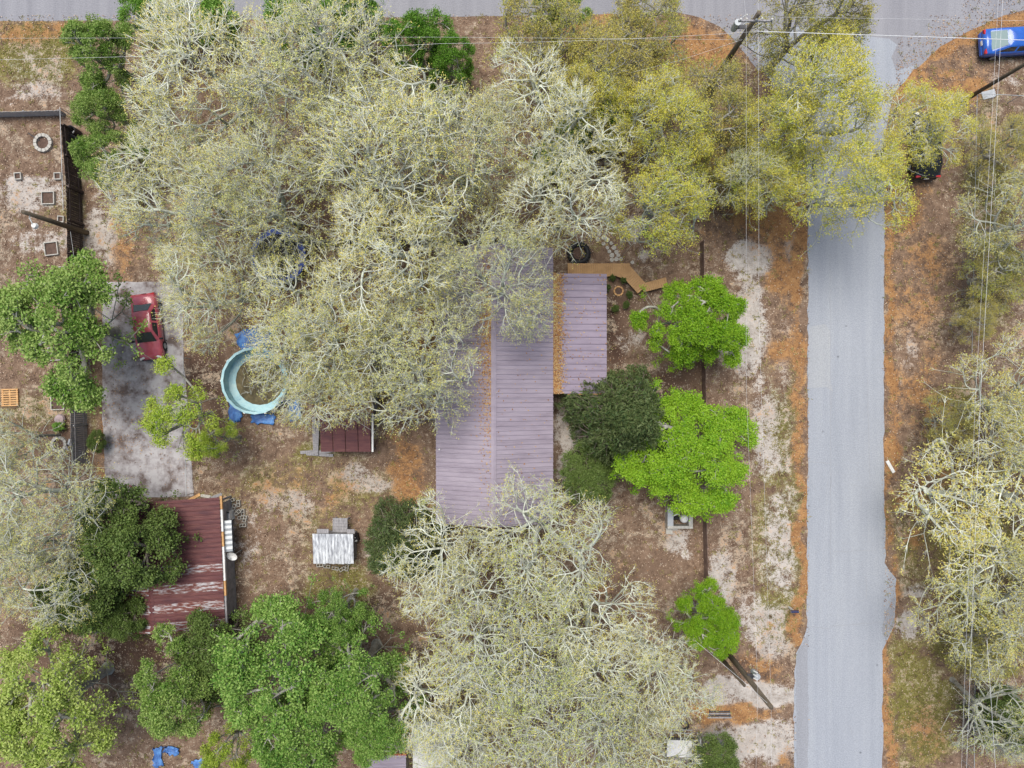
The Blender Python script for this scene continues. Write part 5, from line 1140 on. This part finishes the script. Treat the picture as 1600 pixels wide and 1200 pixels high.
slope_panels(rs_, a_.x, 2.5, b_.x, 2.3, b_.y, a_.y, .8, M['roof_lilac'], ribs=2)
MB().box(((a_.x + b_.x) / 2, a_.y + .06, 2.38), (b_.x - a_.x + .1, .1, .16)).build('trim_board', M['red_trim'], rs_)
MB().box(((a_.x + b_.x) / 2, (a_.y + b_.y) / 2, 1.1), (b_.x - a_.x - .3, a_.y - b_.y - .3, 2.18)).build('wall', M['siding'], rs_)
rt = empty('red_cart', P(628, 1148, 0), R_(35), 'red wagon cart in the gap above the pale outbuilding', 'cart')
MB().box((0, 0, .42), (1.3, .8, .05)).build('bed', M['red_trim'], rt)
for y in (-.4, .4): MB().box((0, y, .53), (1.3, .04, .22)).build('side', M['red_trim'], rt)
for x in (-.45, .45):
    for y in (-.47, .47): MB().tube([(x, y - .04, .2), (x, y + .04, .2)], .2, 12).build('wheel', M['black'], rt)
rt2 = empty('garden_table', P(737, 1105, 0), R_(5), 'grey square table under the grey oak thicket', 'table')
MB().box((0, 0, .74), (1.25, .9, .04)).build('table_top', M['galv'], rt2)
for x in (-.5, .5):
    for y in (-.35, .35): MB().tube([(x, y, 0), (x, y, .72)], .03, 6).build('leg', M['galv'], rt2)
tr = empty('utility_trailer', P(1058, 1155, 0), R_(88), 'small trailer with white sheet cover and black wheels', 'trailer')
MB().box((-.25, 0, .62), (1.3, 1.8, .06)).build('deck', M['dark_metal'], tr)
MB().box((-.3, 0, .70), (1.15, 1.72, .07)).build('cover_sheet', M['white_paint'], tr)
for y in (-.98, .98): 
    wv = MB().tube([(.1, y - .09, .32), (.1, y + .09, .32)], .32, 16).build('wheel', M['black'], tr); MB().tube([(.1, y - .1, .32), (.1, y + .1, .32)], .16, 10).build('rim', M['galv'], wv)
MB().tube([(.4, -.6, .55), (1.3, 0, .5), (.4, .6, .55)], .035, 6).tube([(.75, -.85, .66), (.75, .85, .66)], .03, 6).tube([(.98, -.85, .66), (.98, .85, .66)], .03, 6).build('tongue', M['galv'], tr)
sp_ = empty('spare_tyre', P(1068, 1133, 0), 0, 'black tyre lying beside the trailer tongue', 'tyre')
MB().lathe([(.22 + .1 * math.cos(t) + .05, .1 + .1 * math.sin(t)) for t in np.linspace(0, 6.283, 11)[:-1]], n=20, closed=True).build('tyre', M['black'], sp_, True)
gt = empty('metal_gate', P(1124, 1116, 0), R_(0), 'grey slatted gate lying flat on the grass by the driveway', 'gate')
for k in range(4): MB().box((0, -.2 + .14 * k, .08), (1.7 - .1 * k, .09, .04)).build('slat', M[['wood_grey', 'dark_metal'][k % 2]], gt)
for x in (-.7, .7): MB().box((x, 0, .03), (.07, .55, .05)).build('cross_bar', M['dark_metal'], gt)
rp = empty('wooden_post', P(1089, 1150, 0), 0, 'upright white post beside the trailer', 'post')
MB().box((0, 0, .5), (.08, .5, 1.0)).build('board', M['white_paint'], rp)

# ------------------------------------------------------------------ litter, grass: scattered stuff
def scatter_quads(name, X, Y, Z, l, wd, tilt, mat, rng):
    n = len(X); th = rng.uniform(0, 6.283, n)
    ax = unit(np.stack([np.cos(th), np.sin(th), rng.normal(0, tilt, n)], -1)); nn = unit(np.stack([rng.normal(0, tilt, n), rng.normal(0, tilt, n), np.ones(n)], -1))
    V, F = leaves(np.stack([X, Y, Z], -1), ax, unit(np.cross(ax, nn)), l, wd)
    return link(name, np_mesh(name, V, [(F, 0)], [mat]))
LM['litter'] = leafmat('fallen_leaves', [(0.12, 0.055, 0.03), (0.30, 0.14, 0.05), (0.42, 0.23, 0.09), (0.46, 0.33, 0.16)], trans=0.1, clump=0.15, hue=0.0, rough=0.8)
LM['litter_brown'] = leafmat('brown_fallen_leaves', [(0.035, 0.022, 0.016), (0.15, 0.088, 0.06), (0.30, 0.195, 0.13), (0.52, 0.41, 0.31)], trans=0.1, clump=0.15, hue=0.0, rough=0.8)
LM['grass'] = leafmat('dry_grass', [(0.06, 0.08, 0.015), (0.14, 0.15, 0.035), (0.26, 0.23, 0.07), (0.38, 0.32, 0.15)], trans=0.2, clump=0.3, hue=0.0, rough=0.8)
rng = np.random.default_rng(5)
def onroad(px, py):
    return ((px > 1264) & (px < 1381) & (py > 60)) | ((py < 24) & (px < 1500)) | ((px > 1170) & (py < 55) & (px < 1450)) | ((px > 1243) & (px < 1380) & (py > 1010)) | ((px > 1205) & (px < 1400) & (py < 130))
n = 170000; px, py = rng.uniform(-40, 1640, n), rng.uniform(-40, 1240, n)
ok = (rng.uniform(0, 1, n) < np.clip(sample_mask(oranm, px, py) * 1.1 - .15, 0.02, 1)) & (~onroad(px, py) | (rng.uniform(0, 1, n) < .004) | (rng.uniform(0, 1, n) < .5 * np.exp(-np.minimum(np.abs(px - 1262), np.abs(px - 1382)) / 2.2)))
px, py = px[ok], py[ok]; m_ = len(px)
inhouse = lambda px, py: (px > 688) & (px < 945) & (py > 395) & (py < 805)
q = ~inhouse(px, py); px, py = px[q], py[q]; m_ = len(px)
l = rng.uniform(.05, .12, m_)
o = scatter_quads('fallen_leaves', (px - 800) * K, (600 - py) * K, rng.uniform(.036, .06, m_), l, l * .55, .25, LM['litter'], rng); tag(o, 'orange fallen leaves along the verges', 'leaves', None, 'stuff')
n = 150000; px, py = rng.uniform(-40, 1640, n), rng.uniform(-40, 1240, n)
ok = ~onroad(px, py) & ~inhouse(px, py) & (rng.uniform(0, 1, n) < np.clip(1.0 - sample_mask(sandm, px, py) * .75 - sample_mask(oranm, px, py) * .5, .05, 1)) & ~((px > 160) & (px < 300) & (py > 440) & (py < 780) & (rng.uniform(0, 1, n) < .85))
px, py = px[ok], py[ok]; m_ = len(px); l = rng.uniform(.055, .13, m_)
o = scatter_quads('fallen_leaves', (px - 800) * K, (600 - py) * K, rng.uniform(.045, .065, m_), l, l * .55, .2, LM['litter_brown'], rng); tag(o, 'brown leaf litter over the yard', 'leaves', None, 'stuff')
# grass tufts
n = 26000; px, py = rng.uniform(-40, 1640, n), rng.uniform(-40, 1240, n)
ok = ~onroad(px, py) & ~inhouse(px, py) & (rng.uniform(0, 1, n) < np.clip(sample_mask(grasm, px, py) * 1.2 - .12, .03, 1)) & ~((px > 158) & (px < 304) & (py > 438) & (py < 780))
px, py = px[ok], py[ok]; T_ = np.repeat(np.arange(len(px)), 7); m_ = len(T_)
X = (px[T_] - 800) * K + rng.normal(0, .07, m_); Y = (600 - py[T_]) * K + rng.normal(0, .07, m_)
th = rng.uniform(0, 6.283, m_); ln = rng.uniform(.12, .3, m_); dv = unit(np.stack([np.cos(th), np.sin(th), rng.uniform(.3, 1.2, m_)], -1))
A = np.stack([X, Y, np.full(m_, .0)], -1); sd = np.stack([-np.sin(th), np.cos(th), np.zeros(m_)], -1) * .022
V = np.stack([A - sd, A + sd, A + dv * ln[:, None]], 1).reshape(-1, 3); F = (np.arange(m_) * 3)[:, None] + np.arange(3)[None, :]
o = link('grass', np_mesh('grass', V, [(F, 0)], [LM['grass']])); tag(o, 'dry olive grass tufts over the sandy ground', 'grass', None, 'stuff')
# leaves on the roofs
def roof_leaves(label, n, fx):
    P_ = fx(n); l = rng.uniform(.07, .15, len(P_))
    o = scatter_quads('roof_leaves', P_[:, 0], P_[:, 1], P_[:, 2], l, l * .55, .2, LM['litter'], rng); tag(o, label, 'leaves', None, 'stuff')
def f1(n):
    u = np.abs(rng.normal(0, 1, n)) * .34; k = rng.uniform(0, 1, n) < .05; u[k] = rng.uniform(0, PX1 - PX0, k.sum()); u = np.clip(u, 0.06, PX1 - PX0)
    return np.stack([PX0 + u, rng.uniform(PY0, PY1, n), 2.74 - .29 * u / (PX1 - PX0) + rng.uniform(.03, .12, n)], -1)
roof_leaves('orange leaves drifted along the top of the porch roof', 5200, f1)
def f2(n):
    u = np.abs(rng.normal(0, .5, n)) + rng.uniform(0, .1, n); y = HY1 - np.abs(rng.normal(0, 5, n)) - rng.uniform(0, 5, n); u = np.clip(u, .17, 3.6); y = np.clip(y, HY0, HY1)
    return np.stack([HXR - u, y, 4.4 - 1.5 * u / (HXR - HX0) + rng.uniform(.045, .075, n)], -1)
roof_leaves('orange leaves along the western side of the roof ridge', 2200, f2)
def f3(n):
    u = rng.uniform(0.1, 3.8, n); y = rng.uniform(HY0, HY1, n)
    return np.stack([HXR + u, y, 4.4 - 1.5 * u / (HX1 - HXR) + rng.uniform(.045, .06, n)], -1)
roof_leaves('scattered leaves on the eastern roof slope', 220, f3)
def f4(n):
    a_, b_ = P(494, 502, 2.4), P(581, 644, 2.4)
    return np.stack([rng.uniform(a_.x, b_.x, n), rng.uniform(b_.y, a_.y, n), 2.42 + rng.uniform(0, .06, n)], -1)
roof_leaves('orange leaves covering the flat shed roof', 9000, f4)
